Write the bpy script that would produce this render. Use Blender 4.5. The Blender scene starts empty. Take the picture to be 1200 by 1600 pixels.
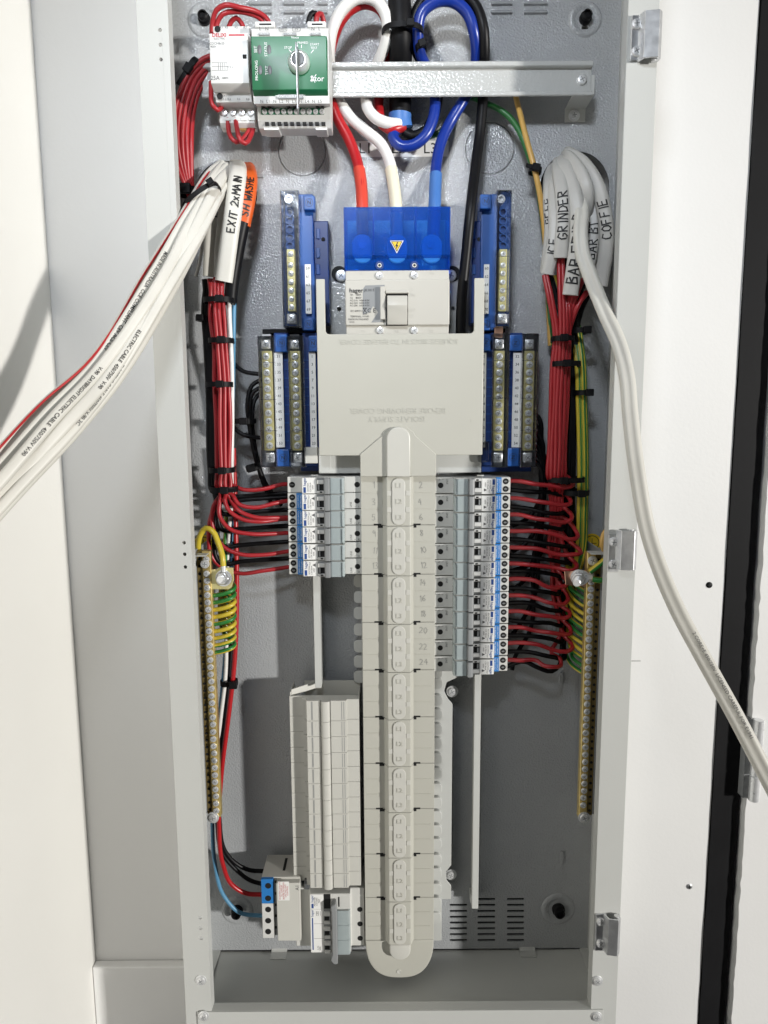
import bpy, bmesh, math, random
from mathutils import Vector, Matrix, geometry
R = math.radians
S = bpy.context.scene; C = S.collection
random.seed(11)

# ------------------------------------------------------------------ camera
F_PX = 1109.0                      # focal length in photo pixels (1200 x 1600)
TH = math.atan(F_PX / 8070.0); ROLL = R(0.35); D0 = 0.72
_F = Vector((0, math.cos(TH), -math.sin(TH)))
_R0 = Vector((1, 0, 0)); _U0 = Vector((0, math.sin(TH), math.cos(TH)))
_R = _R0 * math.cos(ROLL) - _U0 * math.sin(ROLL)
_U = _R0 * math.sin(ROLL) + _U0 * math.cos(ROLL)
CAM = Vector((0, -D0, 0))
cd = bpy.data.cameras.new('camera'); cam = bpy.data.objects.new('camera', cd); C.objects.link(cam)
m = Matrix.Identity(4)
for i in range(3):
    m[i][0] = _R[i]; m[i][1] = _U[i]; m[i][2] = -_F[i]; m[i][3] = CAM[i]
cam.matrix_world = m
cd.sensor_fit = 'VERTICAL'; cd.sensor_height = 36.0; cd.lens = F_PX / 1600.0 * 36.0
cd.clip_start = 0.01; cd.clip_end = 50
S.camera = cam

# ------------------------------------------------------------------ world + lamps
w = bpy.data.worlds.new("World"); S.world = w; w.use_nodes = True
nt = w.node_tree; bg = nt.nodes['Background']
tc = nt.nodes.new('ShaderNodeTexCoord'); sx = nt.nodes.new('ShaderNodeSeparateXYZ')
rp = nt.nodes.new('ShaderNodeValToRGB')
nt.links.new(tc.outputs['Generated'], sx.inputs[0]); nt.links.new(sx.outputs['Z'], rp.inputs[0])
rp.color_ramp.elements[0].position = 0.0; rp.color_ramp.elements[0].color = (0.30, 0.31, 0.33, 1)
rp.color_ramp.elements[1].position = 1.0; rp.color_ramp.elements[1].color = (0.74, 0.84, 1.0, 1)
nt.links.new(rp.outputs[0], bg.inputs[0]); bg.inputs[1].default_value = 0.085

def lamp(name, loc, target, size, power, col):
    l = bpy.data.lights.new(name, 'AREA'); l.shape = 'RECTANGLE'; l.size = size[0]; l.size_y = size[1]
    l.energy = power; l.color = col
    o = bpy.data.objects.new(name, l); C.objects.link(o); o.location = loc
    o.rotation_euler = (Vector(target) - Vector(loc)).to_track_quat('-Z', 'Y').to_euler()
    return o
lamp('room_lamp', (6.35, -4.87, 0.18), (0, 0.05, -0.05), (0.34, 0.34), 690, (1.0, 0.972, 0.925))
lamp('ceiling_lamp', (-0.10, -0.80, 0.60), (-.02, 0.1, 0.26), (0.16, 0.08), 0.88, (0.86, 0.92, 1.0)).data.spread = R(66)
S.view_settings.view_transform = 'Standard'; S.view_settings.look = 'None'
S.view_settings.exposure = 0.0; S.view_settings.gamma = 1.0

# ------------------------------------------------------------------ helpers
def at(px, py, y):
    d = _F + _R * ((px - 600.0) / F_PX) - _U * ((py - 800.0) / F_PX)
    return CAM + d * ((y - CAM.y) / d.y)
def mpp(px, py, y):                       # metres per photo pixel there
    return (at(px + 1, py, y) - at(px, py, y)).length
ORG = {}
def props(o, label=None, cat=None, group=None, kind=None):
    for k, v in (('label', label), ('category', cat), ('group', group), ('kind', kind)):
        if v: o[k] = v
    return o
def thing(name, label, cat, loc, group=None):
    o = bpy.data.objects.new(name, None); C.objects.link(o); o.location = loc
    o.empty_display_size = 0.01
    ORG[o.name] = Vector(loc); return props(o, label, cat, group)

class MB:
    def __init__(s): s.v = []; s.f = []; s.m = []; s.uv = []
    def add(s, vs, fs, m=0, uv=None):
        o = len(s.v); s.v += [tuple(p) for p in vs]
        for k, f in enumerate(fs):
            s.f.append([i + o for i in f]); s.m.append(m)
            s.uv.append(uv[k] if uv else None)
        return s
    def box(s, x0, x1, y0, y1, z0, z1, m=0):
        vs = [(x, y, z) for x in (x0, x1) for y in (y0, y1) for z in (z0, z1)]
        return s.add(vs, [(0, 1, 3, 2), (4, 6, 7, 5), (0, 4, 5, 1), (2, 3, 7, 6), (0, 2, 6, 4), (1, 5, 7, 3)], m)
    def pbox(s, a, b, c, d, yf, yb, m=0):       # photo rectangle a,b .. c,d on the plane yf, going back to yb
        x0, x1, z0, z1 = rect(a, b, c, d, yf)
        return s.box(x0, x1, yf, yb, z0, z1, m)
    def prism(s, pts, y0, y1, m=0):             # pts in (x, z)
        return s.plate(pts, [], y0, y1, m)
    def plate(s, outer, holes, y0, y1, m=0):
        loops = [outer] + holes; flat = [p for l in loops for p in l]; n = len(flat)
        tris = geometry.tessellate_polygon([[Vector((p[0], p[1], 0)) for p in l] for l in loops])
        vs = [(p[0], y0, p[1]) for p in flat] + [(p[0], y1, p[1]) for p in flat]
        if holes:
            fs = [t for t in tris] + [tuple(i + n for i in reversed(t)) for t in tris]
        else:
            fs = [tuple(range(n)), tuple(range(2 * n - 1, n - 1, -1))]
        o = 0
        for l in loops:
            k = len(l)
            for i in range(k):
                j = (i + 1) % k
                fs.append((o + i, o + i + n, o + j + n, o + j))
            o += k
        return s.add(vs, fs, m)
    def prof(s, pts, z0, z1, m=0):              # pts in (x, y), swept along z
        n = len(pts); vs = [(p[0], p[1], z0) for p in pts] + [(p[0], p[1], z1) for p in pts]
        fs = [tuple(range(n)), tuple(range(2 * n - 1, n - 1, -1))]
        fs += [(i, (i + 1) % n, (i + 1) % n + n, i + n) for i in range(n)]
        return s.add(vs, fs, m)
    def proz(s, pts, x0, x1, m=0):              # pts in (y, z), swept along x
        n = len(pts); vs = [(x0, p[0], p[1]) for p in pts] + [(x1, p[0], p[1]) for p in pts]
        fs = [tuple(range(n)), tuple(range(2 * n - 1, n - 1, -1))]
        fs += [(i, (i + 1) % n, (i + 1) % n + n, i + n) for i in range(n)]
        return s.add(vs, fs, m)
    def lathe(s, c, axis, profile, n=16, m=0, caps=True, ph=0.0):
        c = Vector(c); a = Vector(axis).normalized()
        u = a.orthogonal().normalized(); v = a.cross(u)
        vs = []; k = len(profile)
        for r, h in profile:
            for i in range(n):
                t = 2 * math.pi * i / n + ph
                vs.append(c + a * h + (u * math.cos(t) + v * math.sin(t)) * r)
        fs = []
        for j in range(k - 1):
            for i in range(n):
                q = (i + 1) % n
                fs.append((j * n + i, j * n + q, (j + 1) * n + q, (j + 1) * n + i))
        if caps:
            fs.append(tuple(range(n - 1, -1, -1))); fs.append(tuple(range((k - 1) * n, k * n)))
        return s.add(vs, fs, m)
    def cyl(s, c, axis, r, h, n=16, m=0, r2=None, ph=0.0):
        return s.lathe(c, axis, [(r, 0), (r if r2 is None else r2, h)], n, m, True, ph)
    def tube(s, path, r, n=10, m=0, oval=None, ph=0.0, groove=0.0):
        P, T = path; k = len(P); vs = []; uvs = []; L = 0
        u = None; ls = []
        for i in range(k):
            t = T[i]
            if i: L += (P[i] - P[i - 1]).length
            ls.append(L)
            if oval:
                vd = (P[i] - CAM).normalized(); sd = t.cross(vd).normalized(); nn = sd.cross(t).normalized()
                ra, rb = oval
            else:
                if u is None:
                    vd = (P[i] - CAM).normalized(); u = t.cross(vd)
                    u = u.normalized() if u.length > .1 else t.orthogonal().normalized()
                u = (u - t * u.dot(t)).normalized(); sd = u; nn = t.cross(u); ra = rb = r
            for j in range(n):
                a = 2 * math.pi * j / n + ph
                g_ = 1 - groove * math.exp(-(math.cos(a) / .30) ** 2)
                vs.append(P[i] + sd * (ra * math.copysign(abs(math.cos(a)) ** (.85 if groove else 1), math.cos(a))) + nn * (rb * g_ * math.sin(a)))
        fs = []
        for i in range(k - 1):
            for j in range(n):
                q = (j + 1) % n
                fs.append((i * n + j, i * n + q, (i + 1) * n + q, (i + 1) * n + j))
                uvs.append([(j / n, ls[i]), ((j + 1) / n, ls[i]), ((j + 1) / n, ls[i + 1]), (j / n, ls[i + 1])])
        fs.append(tuple(range(n - 1, -1, -1))); uvs.append([(0, 0)] * n)
        fs.append(tuple(range((k - 1) * n, k * n))); uvs.append([(0, 0)] * n)
        return s.add(vs, fs, m, uvs)
    def map2d(s, vf, f, m=0):
        return s.add([f(*p) for p in vf[0]], vf[1], m)
    def build(s, name, mats, parent=None, bevel=0, seg=1, smooth=40, recalc=True):
        off = ORG[parent.name] if parent else None
        if off is None:
            xs, ys, zs = zip(*s.v); off = Vector(((min(xs) + max(xs)) / 2, (min(ys) + max(ys)) / 2, min(zs)))
        me = bpy.data.meshes.new(name)
        me.from_pydata([(p[0] - off.x, p[1] - off.y, p[2] - off.z) for p in s.v], [], s.f)
        mats = mats if isinstance(mats, (list, tuple)) else [mats]
        for q in mats: me.materials.append(q)
        for i, p in enumerate(me.polygons): p.material_index = s.m[i]
        if any(u for u in s.uv):
            ul = me.uv_layers.new(name='UVMap')
            for i, p in enumerate(me.polygons):
                if s.uv[i]:
                    for k, li in enumerate(p.loop_indices): ul.data[li].uv = s.uv[i][k]
        if bevel or recalc:
            bm = bmesh.new(); bm.from_mesh(me)
            if recalc: bmesh.ops.recalc_face_normals(bm, faces=bm.faces)
            if bevel:
                ed = [e for e in bm.edges if len(e.link_faces) == 2 and e.calc_face_angle(0) > 0.55]
                bmesh.ops.bevel(bm, geom=ed, offset=bevel, segments=seg, affect='EDGES', clamp_overlap=True, profile=.5)
            bm.to_mesh(me); bm.free()
        for p in me.polygons: p.use_smooth = True
        me.set_sharp_from_angle(angle=R(min(smooth, 20) if bevel else smooth))
        o = bpy.data.objects.new(name, me); C.objects.link(o)
        if parent: o.parent = parent
        else: o.location = off
        ORG[o.name] = off
        return o

def rect(a, b, c, d, y):
    return (at(a, (b + d) / 2, y).x, at(c, (b + d) / 2, y).x, at((a + c) / 2, d, y).z, at((a + c) / 2, b, y).z)
def circ(cx, cz, r, n=28): return [(cx + r * math.cos(2 * math.pi * i / n), cz + r * math.sin(2 * math.pi * i / n)) for i in range(n)]
def rrect(x0, x1, z0, z1, r, n=5):
    o = []
    for cx, cz, a in ((x1 - r, z1 - r, 0), (x0 + r, z1 - r, 90), (x0 + r, z0 + r, 180), (x1 - r, z0 + r, 270)):
        for i in range(n + 1):
            t = R(a + 90 * i / n); o.append((cx + r * math.cos(t), cz + r * math.sin(t)))
    return o
def prrect(a, b, c, d, y, rpx, n=5):
    x0, x1, z0, z1 = rect(a, b, c, d, y); return rrect(x0, x1, z0, z1, min(rpx * mpp(a, b, y), (x1 - x0) / 2.01, (z1 - z0) / 2.01), n)
def pcirc(px, py, y, rpx, n=28):
    p = at(px, py, y); return circ(p.x, p.z, rpx * mpp(px, py, y), n)
def path(pts, step=0.004):                # (px, py, Y) control points -> smooth sampled world path
    P = [at(*p) if not isinstance(p, Vector) else p for p in pts]
    return wpath(P, step)
def wpath(P, step=0.004):
    Q = [P[0] * 2 - P[1]] + P + [P[-1] * 2 - P[-2]]; out = []
    for i in range(1, len(Q) - 2):
        a, b, c, d = Q[i - 1:i + 3]
        # centripetal-like tangents
        l0 = max((b - a).length, 1e-6); l1 = max((c - b).length, 1e-6); l2 = max((d - c).length, 1e-6)
        m1 = ((b - a) / l0 * l1 + (c - b) / l1 * l0) / (l0 + l1) * l1
        m2 = ((c - b) / l1 * l2 + (d - c) / l2 * l1) / (l1 + l2) * l1
        n = max(2, int(l1 / step))
        for k in range(n):
            t = k / n; t2 = t * t; t3 = t2 * t
            out.append(b * (2 * t3 - 3 * t2 + 1) + m1 * (t3 - 2 * t2 + t) + c * (-2 * t3 + 3 * t2) + m2 * (t3 - t2))
    out.append(P[-1].copy())
    T = []
    for i in range(len(out)):
        T.append((out[min(i + 1, len(out) - 1)] - out[max(i - 1, 0)]).normalized())
    return out, T
def on_path(pt, l):                        # point, tangent at length l
    P, T = pt
    for i in range(1, len(P)):
        d = (P[i] - P[i - 1]).length
        if l <= d or i == len(P) - 1:
            q = l / d if d else 0
            return P[i - 1].lerp(P[i], q), T[i - 1].lerp(T[i], min(max(q, 0), 1)).normalized()
        l -= d
def path_len(pt): return sum((pt[0][i] - pt[0][i - 1]).length for i in range(1, len(pt[0])))

# ---- lettering: the built-in font, and a single-stroke hand
_tc = {}
def glyphs(txt, size, ext=0.0, bold=0.0):
    key = (txt, size, ext, bold)
    if key not in _tc:
        cu = bpy.data.curves.new('t', 'FONT'); cu.body = txt; cu.size = size; cu.extrude = ext; cu.offset = bold
        cu.resolution_u = 2; cu.align_x = 'CENTER'; cu.align_y = 'CENTER'
        ob = bpy.data.objects.new('t', cu); C.objects.link(ob)
        bpy.context.view_layer.update()
        me = ob.evaluated_get(bpy.context.evaluated_depsgraph_get()).to_mesh()
        _tc[key] = ([tuple(v.co) for v in me.vertices], [tuple(p.vertices) for p in me.polygons])
        bpy.data.objects.remove(ob); bpy.data.curves.remove(cu)
    return _tc[key]
HAND = {'A': [[(0, 0), (.3, 1), (.6, 0)], [(.12, .38), (.5, .38)]], 'B': [[(.05, 0), (.05, 1), (.45, .95), (.5, .72), (.08, .52), (.55, .4), (.55, .08), (.05, 0)]],
 'C': [[(.55, .9), (.2, .98), (.02, .6), (.05, .15), (.3, 0), (.58, .1)]], 'D': [[(.05, 0), (.05, 1), (.45, .85), (.58, .5), (.42, .1), (.05, 0)]],
 'E': [[(.55, 1), (.05, .97), (.05, 0), (.55, .02)], [(.05, .5), (.45, .52)]], 'F': [[(.55, 1), (.05, .97), (.05, 0)], [(.05, .52), (.45, .54)]],
 'G': [[(.55, .85), (.25, 1), (.03, .6), (.08, .1), (.4, 0), (.58, .25), (.56, .45), (.35, .45)]], 'H': [[(.05, 0), (.05, 1)], [(.55, 0), (.55, 1)], [(.05, .5), (.55, .52)]],
 'I': [[(.25, 0), (.25, 1)]], 'K': [[(.05, 0), (.05, 1)], [(.55, 1), (.08, .48), (.58, 0)]], 'L': [[(.05, 1), (.05, 0), (.55, 0)]],
 'M': [[(0, 0), (.08, 1), (.32, .4), (.58, 1), (.66, 0)]], 'N': [[(.05, 0), (.05, 1), (.55, 0), (.55, 1)]], 'O': [[(.3, 1), (.05, .75), (.05, .25), (.3, 0), (.56, .25), (.56, .75), (.3, 1)]],
 'R': [[(.05, 0), (.05, 1), (.5, .92), (.5, .6), (.08, .5), (.58, 0)]], 'S': [[(.55, .88), (.3, 1), (.06, .78), (.5, .38), (.48, .08), (.22, 0), (.03, .15)]],
 'T': [[(0, 1), (.6, .98)], [(.3, .98), (.3, 0)]], 'U': [[(.05, 1), (.05, .2), (.3, 0), (.55, .2), (.55, 1)]], 'W': [[(0, 1), (.14, 0), (.32, .6), (.5, 0), (.66, 1)]], 'X': [[(.05, 0), (.55, 1)], [(.05, 1), (.55, 0)]],
 'x': [[(.05, 0), (.45, .6)], [(.05, .6), (.45, 0)]], ' ': [], '0': [[(.3, 1), (.05, .7), (.05, .3), (.3, 0), (.55, .3), (.55, .7), (.3, 1)]], '1': [[(.2, .8), (.34, 1), (.3, 0)]],
 '2': [[(.05, .8), (.25, 1), (.5, .8), (.45, .5), (.05, 0), (.58, .05)]], '3': [[(.05, .95), (.45, 1), (.5, .75), (.22, .52), (.52, .35), (.45, .05), (.05, 0)]],
 '4': [[(.4, 1), (.05, .4), (.6, .42)], [(.46, .7), (.42, 0)]], '5': [[(.55, 1), (.12, .98), (.08, .55), (.45, .6), (.52, .2), (.3, 0), (.04, .06)]],
 '6': [[(.45, 1), (.1, .6), (.05, .2), (.3, 0), (.54, .22), (.35, .5), (.08, .35)]], '8': [[(.5, .85), (.25, 1), (.1, .8), (.5, .3), (.3, 0), (.06, .2), (.5, .85)]],
 '9': [[(.5, .85), (.25, 1), (.06, .75), (.25, .52), (.5, .8), (.45, 0)]]}
def hand(txt, size, wd, rnd=None):          # ribbons in 2-D, centred
    rnd = rnd or random.Random(len(txt) * 7 + ord(txt[0])); vs = []; fs = []; x = 0
    for ch in txt:
        sl = rnd.uniform(-.08, .08); dy = rnd.uniform(-.05, .05)
        for st in HAND[ch]:
            pts = [((p[0] + sl * p[1] + rnd.uniform(-.02, .02)) * size + x, (p[1] + dy) * size) for p in st]
            for a, b in zip(pts, pts[1:]):
                dx, dz = b[0] - a[0], b[1] - a[1]; l = math.hypot(dx, dz) or 1; ux, uz = dx / l, dz / l
                nx, nz = -uz * wd / 2, ux * wd / 2; e = wd * .4
                k = max(1, int(l / 0.0015)); o = len(vs)
                for i in range(k + 1):
                    q = i / k; q = -e / l + q * (1 + 2 * e / l)
                    cx, cz = a[0] + dx * q, a[1] + dz * q
                    vs += [(cx + nx, cz + nz, 0), (cx - nx, cz - nz, 0)]
                fs += [(o + 2 * i, o + 2 * i + 1, o + 2 * i + 3, o + 2 * i + 2) for i in range(k)]
        x += size * (.45 if ch in ' I1' else .78)
    return [(p[0] - x / 2, p[1] - size / 2, 0) for p in vs], fs
def flat(o, r=(1, 0, 0), u=(0, 0, 1)):
    o = Vector(o); r = Vector(r); u = Vector(u); n = r.cross(u)
    return lambda x, y, z=0: o + r * x + u * y + n * z
def rot(o, deg):                             # flat map on a frontal plane, turned by deg counter-clockwise
    c, s_ = math.cos(R(deg)), math.sin(R(deg)); return flat(o, (c, 0, s_), (-s_, 0, c))
def along(pt, l0, oval, flip=1, lat=0.0, eps=.00025):   # map text along a cable, on the side that faces the camera
    a, b = oval
    def f(x, y, z=0):
        p, t = on_path(pt, max(l0 + x * flip, 0)); vd = (p - CAM).normalized(); sd = t.cross(vd).normalized(); nn = sd.cross(t).normalized()
        if nn.dot(vd) > 0: nn = -nn
        l = max(-a * .98, min(a * .98, lat + y))
        return p + sd * (l * flip) + nn * (b * math.sqrt(max(0, 1 - (l / a) ** 2)) + eps)
    return f

# ------------------------------------------------------------------ materials
def mat(name, col, rough=.5, metal=0, bump=0, bscale=700, var=.05, vscale=25, spec=.5, alpha=1, dist=.0004, coat=0, trans=0):
    m = bpy.data.materials.new(name); m.use_nodes = True; t = m.node_tree; b = t.nodes['Principled BSDF']
    b.inputs['Base Color'].default_value = (*col, 1); b.inputs['Roughness'].default_value = rough
    b.inputs['Metallic'].default_value = metal; b.inputs['Specular IOR Level'].default_value = spec
    b.inputs['Alpha'].default_value = alpha; b.inputs['Coat Weight'].default_value = coat
    b.inputs['Transmission Weight'].default_value = trans
    co = t.nodes.new('ShaderNodeTexCoord')
    if var:
        n = t.nodes.new('ShaderNodeTexNoise'); n.inputs['Scale'].default_value = vscale; n.inputs['Detail'].default_value = 5
        t.links.new(co.outputs['Object'], n.inputs['Vector'])
        mx = t.nodes.new('ShaderNodeMix'); mx.data_type = 'RGBA'
        mx.inputs[6].default_value = (*[c * (1 - var) for c in col], 1); mx.inputs[7].default_value = (*[min(1, c * (1 + var)) for c in col], 1)
        t.links.new(n.outputs['Fac'], mx.inputs[0]); t.links.new(mx.outputs[2], b.inputs['Base Color'])
        mr = t.nodes.new('ShaderNodeMapRange'); mr.inputs[3].default_value = max(0.02, rough - .07); mr.inputs[4].default_value = rough + .07
        t.links.new(n.outputs['Fac'], mr.inputs[0]); t.links.new(mr.outputs[0], b.inputs['Roughness'])
    if bump:
        n2 = t.nodes.new('ShaderNodeTexNoise'); n2.inputs['Scale'].default_value = bscale; n2.inputs['Detail'].default_value = 2
        t.links.new(co.outputs['Object'], n2.inputs['Vector'])
        bp = t.nodes.new('ShaderNodeBump'); bp.inputs['Strength'].default_value = bump; bp.inputs['Distance'].default_value = dist
        t.links.new(n2.outputs['Fac'], bp.inputs['Height']); t.links.new(bp.outputs[0], b.inputs['Normal'])
    return m
M = dict(
 wall=mat('white_board', (.82, .82, .81), .46, bump=.3, bscale=260, var=.04, vscale=5),
 sidewall=mat('painted_board', (.81, .80, .765), .5, bump=.28, bscale=240, var=.035, vscale=5),
 black_board=mat('black_board', (.009, .009, .010), .6, var=.5, vscale=14, bump=.15, bscale=220, spec=.15),
 paint=mat('grey_powder_coat', (.56, .57, .55), .38, bump=.22, bscale=900, var=.025, vscale=14),
 peel=mat('orange_peel_powder_coat', (.385, .398, .41), .11, bump=1, bscale=470, var=.06, vscale=18, dist=.0011, spec=.9),
 peel_rail=mat('rail_powder_coat', (.50, .51, .50), .14, bump=1, bscale=360, var=.04, dist=.0006, spec=.8),
 zinc=mat('zinc_plate', (.74, .75, .76), .34, .85, var=.18, vscale=160, bump=.08, bscale=500),
 steel=mat('bright_steel', (.90, .91, .92), .30, .55, var=.1, vscale=200),
 brass=mat('brass', (.90, .74, .36), .36, .6, var=.3, vscale=120),
 midbrass=mat('tarnished_brass', (.70, .54, .21), .36, .65, var=.4, vscale=90),
 shadebrass=mat('shaded_brass', (.26, .19, .07), .45, .5, var=.3, vscale=150),  # brass with the shade of the earth bars' side channel put into its colour
 copper=mat('copper', (.83, .50, .36), .3, 1, var=.15, vscale=120),
 cream=mat('cream_plastic', (.515, .51, .455), .42, var=.025, vscale=20, bump=.05, bscale=1500),
 cream2=mat('cream_plastic_lighter', (.60, .595, .55), .4, var=.025, vscale=20),
 switch=mat('warm_grey_plastic', (.54, .525, .475), .4, var=.02),
 white=mat('white_plastic', (.69, .69, .67), .36, var=.025, vscale=60),
 offwhite=mat('breaker_plastic', (.64, .64, .61), .4, var=.03, vscale=60),
 carrier=mat('pale_carrier', (.42, .44, .47), .3, var=.1, vscale=80),
 grey=mat('mid_grey_plastic', (.27, .28, .285), .42, var=.05, vscale=60),
 dgrey=mat('dark_grey_plastic', (.10, .105, .11), .42, var=.05),
 black=mat('black_plastic', (.006, .006, .007), .5, var=.2, spec=.18),
 dark=mat('dark_hole', (.006, .006, .006), .7, var=0),
 blue=mat('blue_plastic', (.018, .090, .33), .36, var=.08, vscale=60),
 dblue=mat('deep_blue_plastic', (.012, .045, .20), .38, var=.08),
 lblue=mat('bright_blue_print', (.025, .20, .55), .4, var=.06),
 shroud=mat('translucent_blue_plastic', (.010, .11, .50), .24, var=.05, bump=.08, bscale=900, alpha=.55),
 clear=mat('clear_plastic', (.80, .84, .88), .06, var=0, alpha=.17, spec=.8),
 window=mat('tinted_window', (.50, .57, .58), .14, var=.03, alpha=.62, spec=.7),
 green=mat('green_panel', (.008, .135, .052), .38, var=.06, vscale=30),
 green_t=mat('green_terminal', (.02, .17, .09), .4, var=.1),
 keysteel=mat('key_steel', (.36, .36, .37), .42, .8, var=.2, vscale=200),
 paper=mat('paper_label', (.86, .86, .84), .5, var=.02),
 ink=mat('black_ink', (.012, .012, .013), .5, var=0),
 pencil=mat('pencil', (.29, .29, .28), .6, var=.2, vscale=300),
 inkgrey=mat('grey_ink', (.10, .10, .10), .5, var=0),
 inkblue=mat('blue_ink', (.02, .07, .27), .5, var=0),
 inkred=mat('red_ink', (.50, .02, .04), .5, var=0),
 inkwhite=mat('white_ink', (.85, .85, .85), .5, var=0),
 yellow=mat('yellow_sticker', (.75, .52, .02), .45, var=.04),
 red=mat('red_pvc', (.36, .018, .024), .36, var=.10, vscale=40),
 redthick=mat('red_cable_pvc', (.42, .012, .016), .32, var=.06),
 redheat=mat('red_heatshrink', (.62, .06, .035), .42, var=.08),
 blackw=mat('black_pvc', (.005, .005, .006), .42, var=.15, spec=.22),
 bluew=mat('blue_pvc', (.008, .032, .26), .3, var=.08),
 blueheat=mat('blue_heatshrink', (.055, .17, .47), .45, var=.08),
 lightblue=mat('light_blue_pvc', (.10, .28, .45), .4, var=.06),
 whitew=mat('white_pvc', (.78, .77, .74), .35, var=.03),
 creamheat=mat('cream_heatshrink', (.76, .72, .56), .45, var=.04),
 tps=mat('white_sheath', (.655, .64, .585), .45, var=.08, vscale=30, bump=.06, bscale=400),
 tpsgrey=mat('grey_white_sheath', (.55, .54, .51), .42, var=.07, vscale=50, bump=.08, bscale=400),
 orange=mat('orange_sheath', (.66, .105, .014), .45, var=.06),
 yel=mat('yellow_pvc', (.62, .45, .05), .35, var=.06),
 peach=mat('yellow_orange_pvc', (.66, .40, .11), .35, var=.06),
 grn=mat('green_pvc', (.02, .15, .035), .35, var=.08),
)
def clearmat(name, tint, k, rough):
    m = bpy.data.materials.new(name); m.use_nodes = True; t = m.node_tree; t.nodes.remove(t.nodes['Principled BSDF'])
    tr = t.nodes.new('ShaderNodeBsdfTransparent'); tr.inputs[0].default_value = (*tint, 1)
    gl = t.nodes.new('ShaderNodeBsdfGlossy'); gl.inputs['Roughness'].default_value = rough; gl.inputs['Color'].default_value = (.95, .97, 1, 1)
    lw = t.nodes.new('ShaderNodeFresnel'); lw.inputs['IOR'].default_value = 1.49
    mu = t.nodes.new('ShaderNodeMath'); mu.operation = 'MULTIPLY_ADD'; mu.inputs[1].default_value = 1.3; mu.inputs[2].default_value = k
    co = t.nodes.new('ShaderNodeTexCoord'); n2 = t.nodes.new('ShaderNodeTexNoise'); n2.inputs['Scale'].default_value = 120
    bp = t.nodes.new('ShaderNodeBump'); bp.inputs['Strength'].default_value = .35; bp.inputs['Distance'].default_value = .001
    t.links.new(co.outputs['Object'], n2.inputs['Vector']); t.links.new(n2.outputs['Fac'], bp.inputs['Height']); t.links.new(bp.outputs[0], gl.inputs['Normal'])
    mx = t.nodes.new('ShaderNodeMixShader'); t.links.new(lw.outputs[0], mu.inputs[0]); t.links.new(mu.outputs[0], mx.inputs[0])
    t.links.new(tr.outputs[0], mx.inputs[1]); t.links.new(gl.outputs[0], mx.inputs[2]); t.links.new(mx.outputs[0], t.nodes['Material Output'].inputs[0]); return m
M['clear'] = clearmat('clear_plastic', (.98, .985, .99), .05, .14)
def tinted(name, tint, surf, fac, rough):
    m = bpy.data.materials.new(name); m.use_nodes = True; t = m.node_tree; p = t.nodes['Principled BSDF']
    p.inputs['Base Color'].default_value = (*surf, 1); p.inputs['Roughness'].default_value = rough
    tr = t.nodes.new('ShaderNodeBsdfTransparent'); tr.inputs[0].default_value = (*tint, 1); mx = t.nodes.new('ShaderNodeMixShader'); mx.inputs[0].default_value = fac
    co = t.nodes.new('ShaderNodeTexCoord'); n2 = t.nodes.new('ShaderNodeTexNoise'); n2.inputs['Scale'].default_value = 700
    bp = t.nodes.new('ShaderNodeBump'); bp.inputs['Strength'].default_value = .5; bp.inputs['Distance'].default_value = .0003
    t.links.new(co.outputs['Object'], n2.inputs['Vector']); t.links.new(n2.outputs['Fac'], bp.inputs['Height']); t.links.new(bp.outputs[0], p.inputs['Normal'])
    t.links.new(tr.outputs[0], mx.inputs[1]); t.links.new(p.outputs[0], mx.inputs[2]); t.links.new(mx.outputs[0], t.nodes['Material Output'].inputs[0]); return m
M['shroud'] = tinted('translucent_blue_plastic', (.27, .60, 1.0), (.010, .095, .42), .34, .18)
def stripe(name, a, b, off):
    m = mat(name, a, .35, var=0); t = m.node_tree; bs = t.nodes['Principled BSDF']
    uv = t.nodes.new('ShaderNodeUVMap'); sp = t.nodes.new('ShaderNodeSeparateXYZ'); ad = t.nodes.new('ShaderNodeMath'); ad.operation = 'ADD'; ad.inputs[1].default_value = off
    mo = t.nodes.new('ShaderNodeMath'); mo.operation = 'FRACT'; mu = t.nodes.new('ShaderNodeMath'); mu.operation = 'GREATER_THAN'; mu.inputs[1].default_value = .6
    mx = t.nodes.new('ShaderNodeMix'); mx.data_type = 'RGBA'; mx.inputs[6].default_value = (*a, 1); mx.inputs[7].default_value = (*b, 1)
    t.links.new(uv.outputs[0], sp.inputs[0]); t.links.new(sp.outputs[0], ad.inputs[0]); t.links.new(ad.outputs[0], mo.inputs[0]); t.links.new(mo.outputs[0], mu.inputs[0])
    t.links.new(mu.outputs[0], mx.inputs[0]); t.links.new(mx.outputs[2], bs.inputs['Base Color']); return m
EARTH = [stripe('earth_wire_stripe', (.58, .45, .04), (.025, .19, .035), o) for o in (0, .18, .36, .55, .72)]

def put(o, parent, loc):
    c = o.copy(); C.objects.link(c); c.parent = parent; c.location = loc; ORG[c.name] = ORG[parent.name]; return c
def copy_tree(o, parent=None):
    c = o.copy(); C.objects.link(c); c.parent = parent
    for ch in o.children: copy_tree(ch, c)
    return c
ORD = ['top', 'second', 'third', 'fourth', 'fifth', 'sixth', 'seventh', 'eighth', 'ninth', 'tenth', 'eleventh', 'lowest']

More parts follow.
